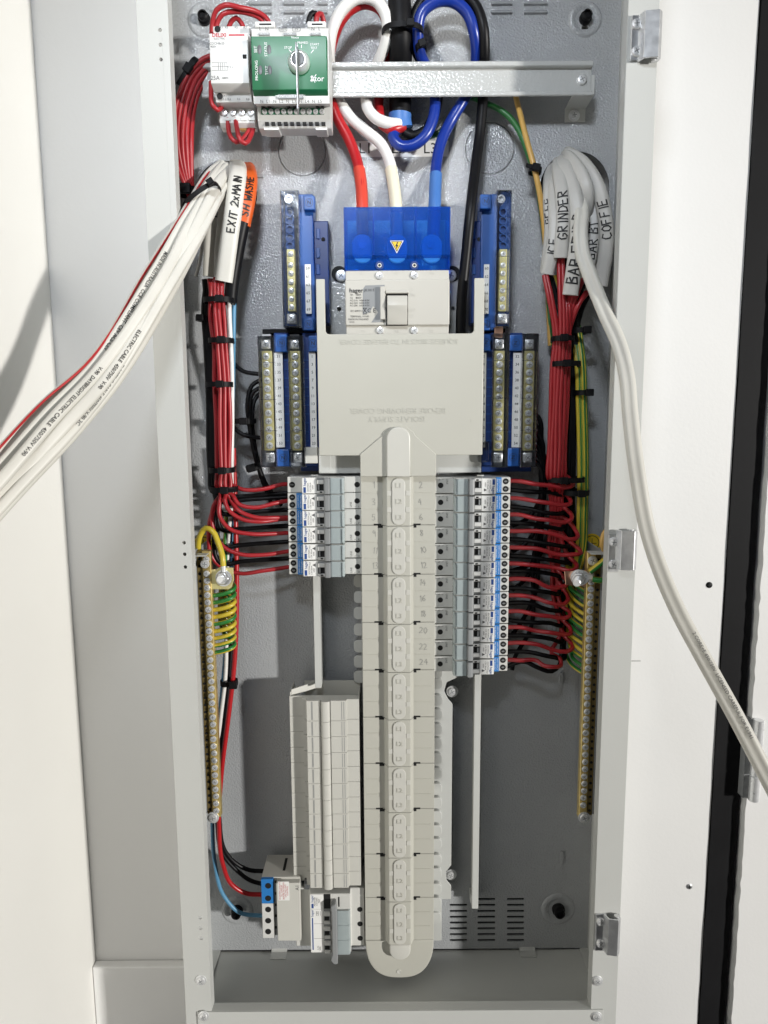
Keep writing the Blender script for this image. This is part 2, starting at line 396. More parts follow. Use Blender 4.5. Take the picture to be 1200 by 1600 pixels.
# a screw head as one mesh; shared by many parts
def screw_mesh(name, r, h, material, n=14, washer=0, cross=True, hexn=0):
    b = MB()
    if washer: b.lathe((0, 0, 0), (0, -1, 0), [(washer, 0), (washer, h * .25), (washer * .94, h * .32)], n)
    b.lathe((0, 0, 0), (0, -1, 0), [(r, 0), (r, h * .55), (r * .88, h * .85), (r * .5, h)], hexn or n)
    if cross:
        c_, s_ = math.cos(.5), math.sin(.5)
        for a, q in ((c_, s_), (-s_, c_)):
            L = r * .55; wd = r * .10; y = -h * 1.01
            b.add([(a * L - q * wd, y, q * L + a * wd), (a * L + q * wd, y, q * L - a * wd), (-a * L + q * wd, y, -q * L - a * wd), (-a * L - q * wd, y, -q * L + a * wd)], [(0, 1, 2, 3)], 1)
    o = b.build(name, [material, M['grey']], recalc=False); me = o.data
    bm = bmesh.new(); bm.from_mesh(me); bm.to_mesh(me); bm.free()
    # put the origin at the base centre
    off = ORG[o.name]
    for v in me.vertices: v.co = v.co + off
    bpy.data.objects.remove(o); return me
SCREW = screw_mesh('screw', .0038, .0022, M['steel'])
SCREWW = screw_mesh('screw', .0044, .003, M['steel'], washer=.0062)
TINY = screw_mesh('screw', .0031, .0018, M['steel'], n=12)
def screw(parent, px, py, y, me=None, s=1.0, name='screw', turn=None):
    o = bpy.data.objects.new(name, me or SCREW); C.objects.link(o); o.parent = parent
    o.location = at(px, py, y) - ORG[parent.name]; o.scale = (s, s, s)
    o.rotation_euler[1] = random.uniform(0, 3) if turn is None else turn
    return o

# ================================================================== setting
YB = .110                                    # back sheet of the enclosure
YW = .1165                                   # board the enclosure is fixed to
xl = at(48, 0, YW).x; xr = at(1187, 0, YW).x
zsk = at(220, 1510, YW - .012).z
b = MB(); b.plate([(xl - .02, -1.0), (xr, -1.0), (xr, 1.0), (xl - .02, 1.0)], [pcirc(354, 302, YW, 49, 32), pcirc(898, 293, YW, 55, 32)], YW, YW + .018); o = b.build('back_wall', M['wall']); props(o, kind='structure')
b = MB(); b.box(xl, xr, YW + .060, YW + .070, -.9, .9); o = b.build('wall_cavity', M['black_board']); props(o, kind='structure')  # black sheet behind the cable holes, its colour stands in for the shade inside
b = MB(); b.box(xl - .018, xl, -.9, YW - .0005, -1.0, 1.0); o = b.build('side_wall', M['sidewall']); props(o, kind='structure')
b = MB(); b.box(xl + .0005, at(284, 1510, YW).x + .3, YW - .013, YW - .0005, -1.0, zsk); o = b.build('skirting_board', M['wall'], bevel=.002, seg=2); props(o, kind='structure')
# black post and white door with its hinge, to the right
xp = at(1199, 700, YW - .012).x
b = MB()
n = 60; zz = [1.0 - 2.0 * i / n for i in range(n + 1)]
outl = [(xr + .0008 + random.uniform(-.0006, .0006), z) for z in zz] + [(xp + random.uniform(-.0005, .0005), z) for z in reversed(zz)]
b.plate(outl, [], YW - .002, YW + .02)
o = b.build('black_post', M['black_board']); props(o, kind='structure')
dr = thing('cupboard_door', 'white cupboard door beyond the black post with a chrome hinge', 'door', (xp + .1, YW, -.9))
b = MB(); n = 200
edge = [(xp + .0035 + random.uniform(-.0009, .0009), 1.0 - 2.0 * i / n) for i in range(n + 1)]
b.plate(edge + [(xp + .3, -1.0), (xp + .3, 1.0)], [], YW - .012, YW + .006); b.build('door_leaf', M['wall'], dr)
hg = MB(); hc = at(1183, 1190, YW - .02)
for z0, z1 in ((at(1183, 1166, YW - .02).z, at(1183, 1126, YW - .02).z), (at(1183, 1212, YW - .02).z, at(1183, 1168, YW - .02).z), (at(1183, 1252, YW - .02).z, at(1183, 1214, YW - .02).z)):
    hg.cyl((hc.x, YW - .018, z0), (0, 0, 1), .0062, z1 - z0, 20)
hg.build('hinge', M['steel'], dr, bevel=.0006)
hp = MB(); hp.box(hc.x - .012, hc.x - .004, YW - .0145, YW - .0025, at(1183, 1250, YW - .02).z, at(1183, 1128, YW - .02).z); hp.build('hinge_plate', M['grey'], dr)
# screws in the back board
for px, py, lab, mt in ((1108, 914, 'black screw head sunk in the white board beside the long white cable', M['black']), (1077, 1385, 'bright cross head screw in the white board right of the lowest hinge', M['zinc'])):
    p = at(px, py, YW); t = thing('wall_screw', lab, 'screw', p, None)
    q = MB(); q.lathe(p, (0, -1, 0), [(.0038, -.001), (.0038, .0006), (.002, .0014)], 14); q.build('screw_head', mt, t)
    q = MB(); q.box(p.x - .0022, p.x + .0022, p.y - .0017, p.y - .001, p.z - .0004, p.z + .0004); q.box(p.x - .0004, p.x + .0004, p.y - .0018, p.y - .001, p.z - .0022, p.z + .0022); q.build('cross_slot', M['dark'], t)

# ================================================================== enclosure
xo0 = at(243, 618, 0).x; xo1 = at(1004.5, 618, 0).x           # outer faces
xi0 = at(262, 10, 0).x; xi1 = at(981.5, 10, 0).x              # inner edges of the flanges
zt = .72                                                       # top, out of the picture
zfl = at(624, 1483, YB).z                                      # floor
zbt = at(640, 1578, 0).z                                       # top of the bottom flange
ENC = thing('switchboard_enclosure', 'tall open light grey steel switchboard enclosure fixed to the white board', 'enclosure', ((xo0 + xo1) / 2, YB, zfl))
holes = [pcirc(354, 302, YB, 48, 40), pcirc(898, 293, YB, 54, 40), pcirc(472, 236, YB, 37.5, 40), pcirc(765, 232, YB, 38.5, 40)]
rows = [1404.8, 1414, 1423.5, 1432.6, 1441.6, 1450.7, 1459.8, 1469]
for (a, c) in ((702.5, 730), (746, 774), (792, 819)):
    for k, y in enumerate(rows):
        if a < 710 and k == 0: continue
        holes.append(prrect(a, y - 1.7, c, y + 1.7, YB, 1.6, 3))
for px, py in ((320, 31), (914, 45), (872, 1424), (371, 1424)): holes.append(pcirc(px, py, YB, 5.5, 16))
b = MB(); b.plate([(xo0 + .001, zfl), (xo1 - .001, zfl), (xo1 - .001, zt), (xo0 + .001, zt)], holes, YB, YB + .0014)
b.build('back_panel', M['peel'], ENC)
for px, py, r in ((472, 236, 36.3), (765, 232, 37.3)):
    b = MB(); b.plate(pcirc(px, py, YB, r, 40), [], YB + .0001, YB + .0012); b.build('knockout', M['peel'], ENC)
for x0, x1 in ((xo0, xo0 + .0014), (xo1 - .0014, xo1)):
    b = MB(); b.box(x0, x1, .0015, YB + .001, zfl - .001, zt); b.build('side_panel', M['paint'], ENC)
b = MB(); b.box(xo0, xo1, 0, YB, zt, zt + .0014); b.build('top_panel', M['paint'], ENC)
lh = [(250, 47), (250.7, 70), (251.4, 93), (287.5, 848), (288.5, 866), (289.5, 886), (312.5, 1434), (313.3, 1450), (314.2, 1466)]
b = MB(); b.plate([(xo0, zbt - .02), (xi0, zbt - .02), (xi0, zt), (xo0, zt)], [pcirc(x, y, 0, 2.9, 14) for x, y in lh], 0, .0015); b.build('front_flange', M['paint'], ENC, bevel=.0004)
b = MB(); b.plate([(xi1, zbt - .02), (xo1, zbt - .02), (xo1, zt), (xi1, zt)], [], 0, .0015); b.build('front_flange', M['paint'], ENC, bevel=.0004)
for x0 in (xi0 - .0014, xi1):
    b = MB(); b.box(x0, x0 + .0014, .0015, .014, zbt - .02, zt); b.build('flange_return', M['paint'], ENC)
bf0 = at(309, 1588, 0).x; bf1 = at(942, 1588, 0).x
b = MB(); b.box(bf0, bf1, -.0016, -.0001, zbt - .05, zbt); b.box(bf0, bf1, -.0001, .012, zbt - .0015, zbt); b.build('bottom_flange', M['paint'], ENC, bevel=.0004)
b = MB(); b.box(xo0, xo1, .0, .0014, zbt - .16, zbt - .021); b.build('front_flange', M['paint'], ENC)
# floor: frame with an opening closed by a gland plate
gf = (at(345, 1500, YB).x, at(905, 1500, YB).x)
yg = None
for i in range(100):
    y = YB - i * .001
    if at(600, 1501, y).z < zfl: yg = y; break
yg = yg or .09
def hz(mb, outer, hs, z0, z1):                # horizontal plate: outlines in (x, y)
    t = MB(); t.plate(outer, hs, z0, z1); mb.add([(p[0], p[2], p[1]) for p in t.v], t.f)
b = MB(); hz(b, [(xo0, .0015), (xo1, .0015), (xo1, YB), (xo0, YB)], [[(gf[0], .018), (gf[1], .018), (gf[1], yg), (gf[0], yg)]], zfl - .0014, zfl); b.build('floor_frame', M['paint'], ENC)
b = MB(); b.box(gf[0] - .006, gf[1] + .006, .012, yg + .006, zfl - .0042, zfl - .0026); b.build('gland_plate', M['paint'], ENC)
for px in (437, 823):
    b = MB(); x0 = at(px - 12, 1495, YB).x; x1 = at(px + 12, 1495, YB).x
    b.proz([(yg + .011, zfl + .0012), (yg + .012, zfl + .0028), (yg + .001, zfl + .0028), (yg - .003, zfl - .0006), (yg - .013, zfl - .0006), (yg - .013, zfl - .002), (yg - .002, zfl - .002), (yg + .002, zfl + .0012)], x0, x1)
    b.build('gland_clip', M['paint'], ENC)
for px in (498, 748):
    p = at(px, 1491, YB - .01); q = MB(); q.lathe((p.x, yg + .0085, zfl), (0, 0, 1), [(.0035, 0), (.003, .0016), (.0018, .0016), (.0016, .0004)], 16); q.build('plate_rivet', M['zinc'], ENC)
b = MB(); b.pbox(698, 1399, 824, 1474, YB + .0018, YB + .003); b.build('vent_dark_sheet', M['black'], ENC)  # added black sheet, stands in for the dark gap behind the vent slots
# dimpled fixing points and their bolts
for px, py, r, big in ((320, 31, 27, 9.5), (914, 30, 27, 9.5), (872, 1420, 27, 10), (371, 1422, 25, 9)):
    s_ = mpp(px, py, YB); p = at(px, py, YB)
    b = MB(); b.lathe(p, (0, -1, 0), [(r * s_, -.0004), (r * s_ * .93, .0012), (r * s_ * .8, .002), (r * s_ * .68, .0014), (r * s_ * .55, .0003)], 36, caps=False); b.build('mounting_dimple', M['peel'], ENC)
    b = MB(); b.lathe(p, (0, -1, 0), [(big * s_, -.0005), (big * s_, .004), (big * s_ * .8, .0062), (big * s_ * .8, .0105), (big * s_ * .55, .0115), (big * s_ * .5, .0085)], 18); b.build('fixing_bolt', M['black'], ENC, smooth=30)
# louvres pressed into the sheet at the top
for a, c in ((390, 425), (444, 476), (497, 512), (767, 800), (818, 855)):
    for y in (5.5, 19):
        b = MB(); x0, x1, z0, z1 = rect(a, y - 4, c, y + 4, YB)
        b.proz([(YB + .0002, z0), (YB - .0035, z0 + .0006), (YB - .0035, z0 + .0016), (YB + .0002, z1)], x0, x1); b.build('louvre', M['peel'], ENC, bevel=.0005)
for px, py in ((876, 1060), (877, 1339)):
    b = MB(); x0, x1, z0, z1 = rect(px - 3.2, py - 10, px + 3.2, py + 10, YB); b.plate(rrect(x0, x1, z0, z1, (x1 - x0) * .49), [], YB - .0025, YB + .0001); b.build('lance', M['peel'], ENC, bevel=.001, seg=2)
b = MB(); b.pbox(402, 272, 411, 277, YB - .002, YB); b.build('lance', M['grey'], ENC)
# hinges on the right flange
def hinge(a, c, d, e, low):
    t0 = MB(); x0, x1, z0, z1 = rect(a, c, a + 17, e, -.0015); t0.box(x0, x1, -.0022, -.0001, z0, z1); h = t0.build('hinge', M['zinc'], ENC, bevel=.0004)
    x2, x3, z2, z3 = rect(a + 16, c - 6 + (12 if low else 0), d, e - 3 + (8 if low else 0), -.008)
    g = MB(); g.prof([(x2 - .001, -.0022), (x2 + .002, -.0105), (x3 - .004, -.0125), (x3, -.008), (x3, -.0015), (x3 - .003, -.0015), (x3 - .003, -.0075), (x3 - .005, -.0105), (x2 + .0035, -.0088), (x2 + .001, -.0022)], z2, z3); g.build('knuckle', M['zinc'], h, bevel=.0003)
    g = MB(); g.cyl(((x2 + x3) / 2 + .004, -.0055, z2 - .0012), (0, 0, 1), .0026, z3 - z2 + .002, 14); g.build('pin', M['steel'], h)
    for fy in (.2, .8):
        screw(h, a + 8, c + (e - c) * fy, -.0022, SCREW, 1.25)
hinge(986, 24, 1034, 95, False); hinge(950, 835, 995, 893, False); hinge(930, 1428, 969, 1485, True)
for px, py, y in ((314, 1531, 0), (933, 1532, 0), (318, 1587, -.0016), (932, 1588, -.0016)): screw(ENC, px, py, y, SCREWW, 1.0)
# earth symbol stickers
for px, py in ((318, 850), (925, 848)):
    b = MB(); b.plate(pcirc(px, py, YB - .004, 14.5, 28), [], YB - .004, YB - .0037); s_ = b.build('earth_sticker', M['yellow'], ENC)
    k = mpp(px, py, YB - .004); p = at(px, py, YB - .0042); g = MB()
    g.plate([(p.x + 11.5 * k * math.cos(i * .224), p.z + 11.5 * k * math.sin(i * .224)) for i in range(29)] , [[(p.x + 10.3 * k * math.cos(-i * .224), p.z + 10.3 * k * math.sin(-i * .224)) for i in range(29)]], p.y, p.y + .0001)
    for i, wd in enumerate((14, 9, 4)): g.box(p.x - wd * k / 2, p.x + wd * k / 2, p.y - .00005, p.y + .0001, p.z - (1 + 3 * i) * k - .0004, p.z - (1 + 3 * i) * k + .0004)
    g.box(p.x - .0004, p.x + .0004, p.y - .00005, p.y + .0001, p.z - 1 * k, p.z + 7 * k); g.build('earth_symbol', M['ink'], s_)

# ================================================================== bus chassis, rails
YP = .088
CH = thing('busbar_chassis', 'grey chassis plate with rounded knockout tabs behind the busbar cover', 'chassis', at(640, 1440, YP))
q = lambda x, y: (at(x, y, YP).x, at(x, y, YP).z)
b = MB(); b.plate([q(560, 742), q(720, 742), q(716, 1058), q(698, 1066), q(694, 1080), q(700, 1092), q(707, 1100), q(705, 1352), q(697, 1362), q(698, 1376), q(705, 1384), q(704.5, 1405), q(572, 1405)], [], YP, YP + .0016); b.build('base_plate', M['paint'], CH, bevel=.0003)
b = MB(); b.pbox(676, 1405, 690, 1470, YP - .004, YP + .018); b.build('end_foot', M['paint'], CH, bevel=.0004)
for y in (908, 933, 958, 984, 1010, 1034, 1058):
    b = MB(); b.plate(prrect(553, y - 9.5, 575, y + 9.5, YP - .003, 6), [], YP - .003, YP - .001); b.build('tab', M['paint'], CH, bevel=.0004)
for y in (1050, 1067, 1093, 1115, 1138, 1160, 1184, 1207, 1231, 1253, 1274, 1296, 1317, 1342, 1363, 1387, 1409, 1432):
    b = MB(); b.plate(prrect(672, y - 8.5, 691.5 - (y - 1040) * .006, y + 8.5, YP - .0035, 6), [], YP - .0065, YP - .0005); b.build('tab', M['paint'], CH, bevel=.0008, seg=2)
screw(CH, 706.5, 1080, YP + .004, SCREWW, 1.15); screw(CH, 704.5, 1366, YP + .004, SCREWW, 1.15)
for a, c, yr, y0, y1, lab in ((490.5, 500.5, 985, 742, 1075, 'left upright grey support rail behind the short breaker row'), (739.5, 749.5, 1240, 742, 1420, 'right upright grey support rail below the long breaker row')):
    x0, x1 = at(a, yr, .072).x, at(c, yr, .072).x; z0, z1 = at(a, y1, .072).z, at(a, y0, .072).z
    t = thing('support_rail', lab, 'rail', ((x0 + x1) / 2, YB, z0))
    b = MB(); b.prof([(x0, .072), (x1, .072), (x1, YB - .0005), (x1 - .0014, YB - .0005), (x1 - .0014, .0734), (x0 + .0014, .0734), (x0 + .0014, .082), (x0, .082)], z0, z1); b.build('rail_strip', M['paint'], t, bevel=.0003)
    if a > 600:
        b = MB(); b.box(x0 + .001, x1 + .001, .094, YB - .0004, z0 - .009, z0 + .002); b.build('rail_foot', M['paint'], t, bevel=.0004)

# ================================================================== DIN rail at the top
YR = .073
zr0, zr1 = at(700, 154, YR).z, at(700, 97, YR).z; xr0, xr1 = at(316, 125, YR).x, at(924, 125, YR).x
RAIL = thing('mounting_rail', 'grey powder coated mounting rail across the top of the enclosure', 'rail', ((xr0 + xr1) / 2, YR, zr0))
h_ = zr1 - zr0; lp = h_ * .19
b = MB(); b.proz([(YR - .004, zr1 - .001), (YR - .0052, zr1 - .0022), (YR - .0052, zr1 - lp + .001), (YR - .004, zr1 - lp), (YR + .0006, zr1 - lp), (YR + .0006, zr0 + lp * .75), (YR - .004, zr0 + lp * .75), (YR - .0052, zr0 + lp * .6), (YR - .0052, zr0 + .001), (YR - .0035, zr0), (YR - .0035, zr0 + .0012), (YR - .0038, zr0 + lp * .5), (YR + .0022, zr0 + lp * .5), (YR + .0022, zr1 - lp + .0018), (YR - .0036, zr1 - lp + .0018), (YR - .0036, zr1 - .0022)], xr0, xr1)
b.build('rail_strip', M['peel_rail'], RAIL, bevel=.0003)
for a, c in ((340, 372), (882, 914)):
    x0, x1 = at(a, 180, YB).x, at(c, 180, YB).x; z0 = at(a, 192, YB).z; zc = at(a, 172, YB).z
    b = MB(); b.proz([(YR + .0024, zr1 - .012), (YR + .0024, zr0 + .004), (YB - .0022, zc), (YB - .0022, z0), (YB - .0005, z0), (YB - .0005, zc + .001), (YR + .004, zr0 + .006), (YR + .004, zr1 - .012)], x0, x1); b.build('rail_bracket', M['paint'], RAIL, bevel=.0004)
    screw(RAIL, (a + c) / 2 - 1, 181, YB - .0022, SCREWW, 1.0)
screw(RAIL, 909, 125, YR + .0006, SCREW, 1.35)

# ================================================================== contactor and test module on the rail
CT = thing('contactor', 'white two module contactor with a red stripe at the left end of the rail', 'contactor', at(360, 190, YR))
yf = .020
x0, x1, z0, z1 = rect(328, 50, 388, 130, yf)
zA, zB = at(358, 39, .034).z, at(358, 197, .05).z
b = MB(); b.proz([(YR - .006, zA), (.036, zA), (.036, z1 - .0005), (.030, z1 - .0005), (.030, z0 + .0005), (.034, z0 - .004), (.036, at(358, 160, .036).z), (.050, at(358, 170, .05).z), (.050, zB + .003), (.055, zB), (YR - .006, zB)], x0 + .0006, x1 - .0006); b.build('body', M['white'], CT, bevel=.0007, seg=2)
b = MB(); b.proz([(.031, z1), (yf, z1 - .001), (yf, z0), (.031, z0 - .004)], x0, x1); b.build('front_cover', M['white'], CT, bevel=.0008, seg=2)
L = MB(); R1 = MB(); k = mpp(358, 90, yf)
R1.map2d(glyphs('DELIXI', 7.6 * k, 0, .00012), rot(at(342.5, 55, yf - .0002), 0)); R1.box(*rect(357.5, 53.6, 382, 56, yf - .0002)[:2], yf - .0002, yf, *rect(357.5, 53.6, 382, 56, yf)[2:])
L.map2d(glyphs('ELECTRIC', 4.2 * k), rot(at(343, 60.5, yf - .0002), 0)); L.map2d(glyphs('CDCH8s25', 5 * k), rot(at(339, 68, yf - .0002), 0)); L.map2d(glyphs('400V', 4.5 * k), rot(at(333.5, 73, yf - .0002), 0))
L.map2d(glyphs('25A', 8.5 * k), rot(at(336, 122, yf - .0002), 0)); L.map2d(glyphs('400V~', 4.5 * k), rot(at(353, 122, yf - .0002), 0)); L.map2d(glyphs('CCC', 5 * k), rot(at(361, 105, yf - .0002), 0))
for i in range(5): L.box(at(341 + i * 3.4, 104, yf).x, at(341.5 + i * 3.4, 104, yf).x, yf - .0002, yf, at(350, 110, yf).z, at(350, 98, yf).z)
for y in (98, 110, 104): L.box(at(331, y, yf).x, at(356, y, yf).x, yf - .0002, yf, at(340, y, yf).z - .0001, at(340, y, yf).z + .0001)
R1.build('lettering', M['inkred'], CT); L.build('lettering', M['inkgrey'], CT)
L = MB(); ytop = .036 - .0002
for t_, x in (('R1', 346), ('R3', 354), ('R5', 369), ('R7', 383)): L.map2d(glyphs(t_, 5 * k), rot(at(x, 43, ytop), 0))
for t_, x, y in (('A2', 352, 150), ('R2', 351, 155), ('R4', 358, 155), ('R6', 373, 155), ('R8', 387, 155)): L.map2d(glyphs(t_, 5 * k), rot(at(x, y, .0335), 0))
L.build('lettering', M['inkgrey'], CT)
b = MB(); b.pbox(379, 85, 385, 91, yf - .0006, yf + .002); b.build('indicator', M['dark'], CT)
for x, y, yy in ((340, 45.5, .0357), (343.5, 150.5, .0335)):
    p = at(x, y, yy); b = MB(); b.lathe(p, (0, -1, 0), [(.0030, 0), (.003, .0003), (.0022, .0004)], 14); b.build('terminal_hole', M['dark'], CT)
for i in range(4): screw(CT, 350.5 + i * 13.8, 176, .0495, TINY, 1.1)
for i in range(4):
    b = MB(); b.pbox(351.5 + i * 12.5, 183.5, 360.5 + i * 12.5, 188, .0488, .052); b.build('terminal_slot', M['offwhite'], CT)

TM = thing('test_module', 'white rail module with a green panel and a key switch beside the contactor', 'module', at(455, 195, YR))
yf = .012; ym = .026; ylow = .042
x0, x1, z0, z1 = rect(393, 54, 511, 140, yf); k = mpp(450, 90, yf)
zt1 = at(455, 33, ym).z; zt2 = at(455, 41, ym - .004).z
zl = at(455, 141, ym - .006).z; zl2 = at(455, 163, ym - .004).z; zl3 = at(455, 167, ylow).z; zl4 = at(455, 188, ylow).z; zl5 = at(455, 201, ylow + .006).z
b = MB(); b.proz([(YR - .006, zt2), (ym, zt2), (ym - .004, zt2 - .002), (ym - .006, z1), (ym - .006, z0), (ym - .008, zl), (ym - .005, zl2), (ylow, zl3), (ylow, zl4), (ylow + .006, zl5), (YR - .006, zl5)], x0 - .0006, x1 + .0012); b.build('body', M['white'], TM, bevel=.0006, seg=2)
for a, c in ((398, 429), (480, 509)):
    b = MB(); b.pbox(a, 33, c, 42, ym - .0035, YR - .008); b.build('terminal_block', M['white'], TM, bevel=.0006); b = MB(); b.pbox(a + 7, 36.5, c - 5, 39, ym - .0038, ym); b.build('slot', M['dark'], TM)
b = MB(); b.proz([(ym - .005, z1), (yf, z1 - .0012), (yf, z0), (ym - .006, z0 - .003)], x0, x1); b.build('front_panel', M['green'], TM, bevel=.0007, seg=2)
W = MB(); ys = yf - .0002
for t_, x, y, s_, r_ in (('SET', 399.5, 77, 6.5, 90), ('STATUS', 415.5, 77, 6, 90), ('PROLONG', 401, 110, 6.2, 90), ('TEST', 417, 110, 6.2, 90), ('STOP', 450, 74.5, 5, 0), ('PRIMED', 473, 67, 5, 0), ('START', 491.5, 69.5, 4.8, 0), ('TEST', 490.5, 75, 4.8, 0), ('Nexus', 461, 58.5, 4.6, 0)):
    W.map2d(glyphs(t_, s_ * k), rot(at(x, y, ys), r_))
W.map2d(glyphs('ktor', 12 * k), rot(at(496, 123, ys), 0))
for a, c in (((485, 127), (489, 118)), ((485, 120), (492, 121)), ((487, 128), (494, 116)), ((492, 129), (489.5, 121)), ((451.5, 77.5), (455.5, 82)), ((490, 78), (486, 83)), ((471, 70), (471, 75))):
    p, e = at(*a, ys), at(*c, ys); d = (e - p).normalized(); nn = Vector((-d.z, 0, d.x)) * .00028; W.add([p + nn, p - nn, e - nn, e + nn], [(0, 1, 2, 3)])
W.build('lettering', M['inkwhite'], TM)
for x, y in ((405.5, 77.5), (420.5, 77.5), (406.5, 109.5), (421.5, 109.5)):
    b = MB(); p = at(x, y, yf); b.add([(p.x + .0021 * math.cos(i * .45) , p.y - .0003, p.z + .0042 * math.sin(i * .45)) for i in range(14)] + [(p.x, p.y - .0009, p.z)], [(i, (i + 1) % 14, 14) for i in range(14)]); b.build('indicator', M['dgrey'], TM)
L = MB(); yl = ym - .0061 - .0002
for t_, x in (('L', 406.5), ('N', 417), ('N', 489), ('L', 499)): L.map2d(glyphs(t_, 7 * k), rot(at(x, 45, yl), 0))
for t_, x in (('OUT', 442), ('IN', 463)):
    L.map2d(glyphs(t_, 5 * k), rot(at(x, 45.5, yl), 0))
    oo = prrect(x - 6.5, 42, x + 6.5, 49, yl, 2.5, 3); ii = list(reversed(prrect(x - 6, 42.5, x + 6, 48.5, yl, 2.2, 3))); L.plate(oo, [ii], yl, yl + .0001)
yb2 = ym - .0072
for i, t_ in enumerate(('N', 'L1', 'N', 'L2', 'N', 'L3', 'N', 'L4', 'N', 'L5')): L.map2d(glyphs(t_, 6.4 * k), flat(at(409 + i * 10.1, 158.5, yb2 - .0005), (1, 0, 0), Vector((0, -.12, 1)).normalized()))
L.build('lettering', M['ink'], TM)
b = MB(); b.plate(prrect(434, 147, 474, 153.5, yb2 - .0012, 1.5), [], yb2 - .0012, yb2 + .002); o = b.build('name_strip', M['grey'], TM); g = MB(); g.map2d(glyphs('MONITORED INPUTS', 5.0 * k), rot(at(454, 150.3, yb2 - .0014), 0)); g.build('lettering', M['inkwhite'], o)
for a, c, t_ in ((404, 421, 'MAINS IN'), (443, 463, 'LINK'), (485, 501, 'LOAD')):
    b = MB(); b.pbox(a, 51, c, 54.5, ym - .0068, ym - .004); o = b.build('name_strip', M['grey'], TM); g = MB(); g.map2d(glyphs(t_, 3.4 * k), rot(at((a + c) / 2, 52.8, ym - .007), 0)); g.build('lettering', M['inkwhite'], o)
for a, c in ((408, 436), (437.5, 446), (447.5, 456), (457, 476), (479, 506)):
    b = MB(); b.pbox(a, 168.5, c, 178.5, ylow - .0012, ylow + .001); b.build('terminal_strip', M['green_t'], TM, bevel=.0003)
for i in range(10): screw(TM, 413.5 + i * 9.95, 174.5, ylow - .0012, TINY, .85)
for i in range(10):
    b = MB(); b.pbox(414 + i * 9.8, 190.5, 420 + i * 9.8, 195, ylow + .0008, ylow + .004); b.build('wire_hole', M['dark'], TM)
for i in (0, 1, 4, 5, 8.6, 9.4):
    b = MB(); b.pbox(408 + i * 9.9, 164, 412.5 + i * 9.9, 167, ym - .0045 + .0145, ym + .02); b.build('slot', M['dark'], TM)
for a, c in ((412, 436), (493, 511)):
    b = MB(); b.pbox(a, 199, c, 203, ylow + .004, YR - .008); b.build('rail_clip', M['white'], TM, bevel=.0004)
# key switch and the key left in it
p = at(467.5, 99, yf); r_ = 17 * k
b = MB(); b.lathe(p, (0, -1, 0), [(r_, 0), (r_, .004), (r_ * .9, .007), (r_ * .72, .0095), (r_ * .66, .0085), (r_ * .62, .0085)], 30); ks = b.build('key_switch', M['steel'], TM, smooth=30)
b = MB(); b.lathe(p + Vector((0, -.0086, 0)), (0, -1, 0), [(r_ * .61, 0), (r_ * .55, .0016), (r_ * .2, .002)], 24); b.build('barrel', M['dgrey'], ks)
KEY = thing('key', 'small steel key left in the switch of the green panel', 'key', at(464, 140, yf - .03))
kx = at(464.5, 100, yf - .02).x; zk0, zk1 = at(465, 179, yf - .022).z, at(465, 69, yf - .022).z; zm = p.z
b = MB(); b.box(kx - .0009, kx + .0009, yf - .022, yf - .0085, zm - .006, zm + .006); b.build('blade', M['keysteel'], KEY)
b = MB(); t2 = MB(); bow = [(yf - .018 + q_[0], q_[1]) for q_ in ((0, zk1), (-.007, zk1 - .003), (-.010, zm + .006), (-.011, zm), (-.010, zm - .008), (-.007, zk0 + .004), (-.003, zk0), (.001, zk0 + .002), (.003, zm - .01), (.003, zm + .01), (.002, zk1 - .004))]
b.proz(bow, kx - .0007, kx + .0007); b.build('bow', M['keysteel'], KEY, bevel=.0004)

# ================================================================== main switch
MS = thing('main_switch', 'three pole main switch with a translucent blue terminal shroud', 'switch', at(620, 520, YB))
yf = .044; x0, x1, z0, z1 = rect(540, 421, 702, 522, yf); k = mpp(620, 470, yf)
b = MB(); b.box(x0, x1, yf + .004, YB - .006, z0, z1); b.build('body', M['switch'], MS, bevel=.0008, seg=2)
b = MB(); a0 = rect(539.5, 436.5, 702.5, 508, yf); b.box(a0[0], a0[1], yf, yf + .006, a0[2], a0[3]); b.build('front_cover', M['switch'], MS, bevel=.0012, seg=2)
for x, y in ((593, 431), (647.5, 430.5), (594, 516.5), (647.5, 516.5)): screw(MS, x, y, yf + .004, SCREW, 1.05)
b = MB(); b.pbox(603, 457, 637.5, 508.5, yf - .0001, yf + .002); b.build('toggle_slot', M['dark'], MS)
b = MB(); b.pbox(602.5, 453.5, 638, 458, yf - .004, yf + .001); b.build('slot_hood', M['switch'], MS, bevel=.0006)
x2, x3, z2, z3 = rect(605, 460, 636.5, 507, yf - .004)
b = MB(); b.proz([(yf + .002, z3), (yf - .006, z3 - .0015), (yf - .0095, z2 + (z3 - z2) * .62), (yf - .0065, z2 + (z3 - z2) * .40), (yf - .003, z2), (yf + .002, z2)], x2, x3); b.build('toggle', M['switch'], MS, bevel=.0008, seg=2)
b = MB(); b.pbox(594, 447, 601.5, 499, yf - .005, yf + .001); b.build('slide_latch', M['switch'], MS, bevel=.0005)
b = MB(); g_ = [(571, 446), (601, 445), (601, 503), (580, 504), (591, 488), (583, 478), (578, 488), (567, 492), (567, 452)]
b.plate([(at(x, y, yf).x, at(x, y, yf).z) for x, y in g_], [], yf - .0003, yf); b.build('rating_plate', M['grey'], MS)
L = MB(); ys = yf - .0005
L.map2d(glyphs('hager', 9.5 * k, 0, .00006), rot(at(556.5, 454, ys), 0)); L.box(at(546, 454, ys).x, at(547, 454, ys).x, ys, ys + .0002, at(546, 456, ys).z, at(546, 451.5, ys).z)
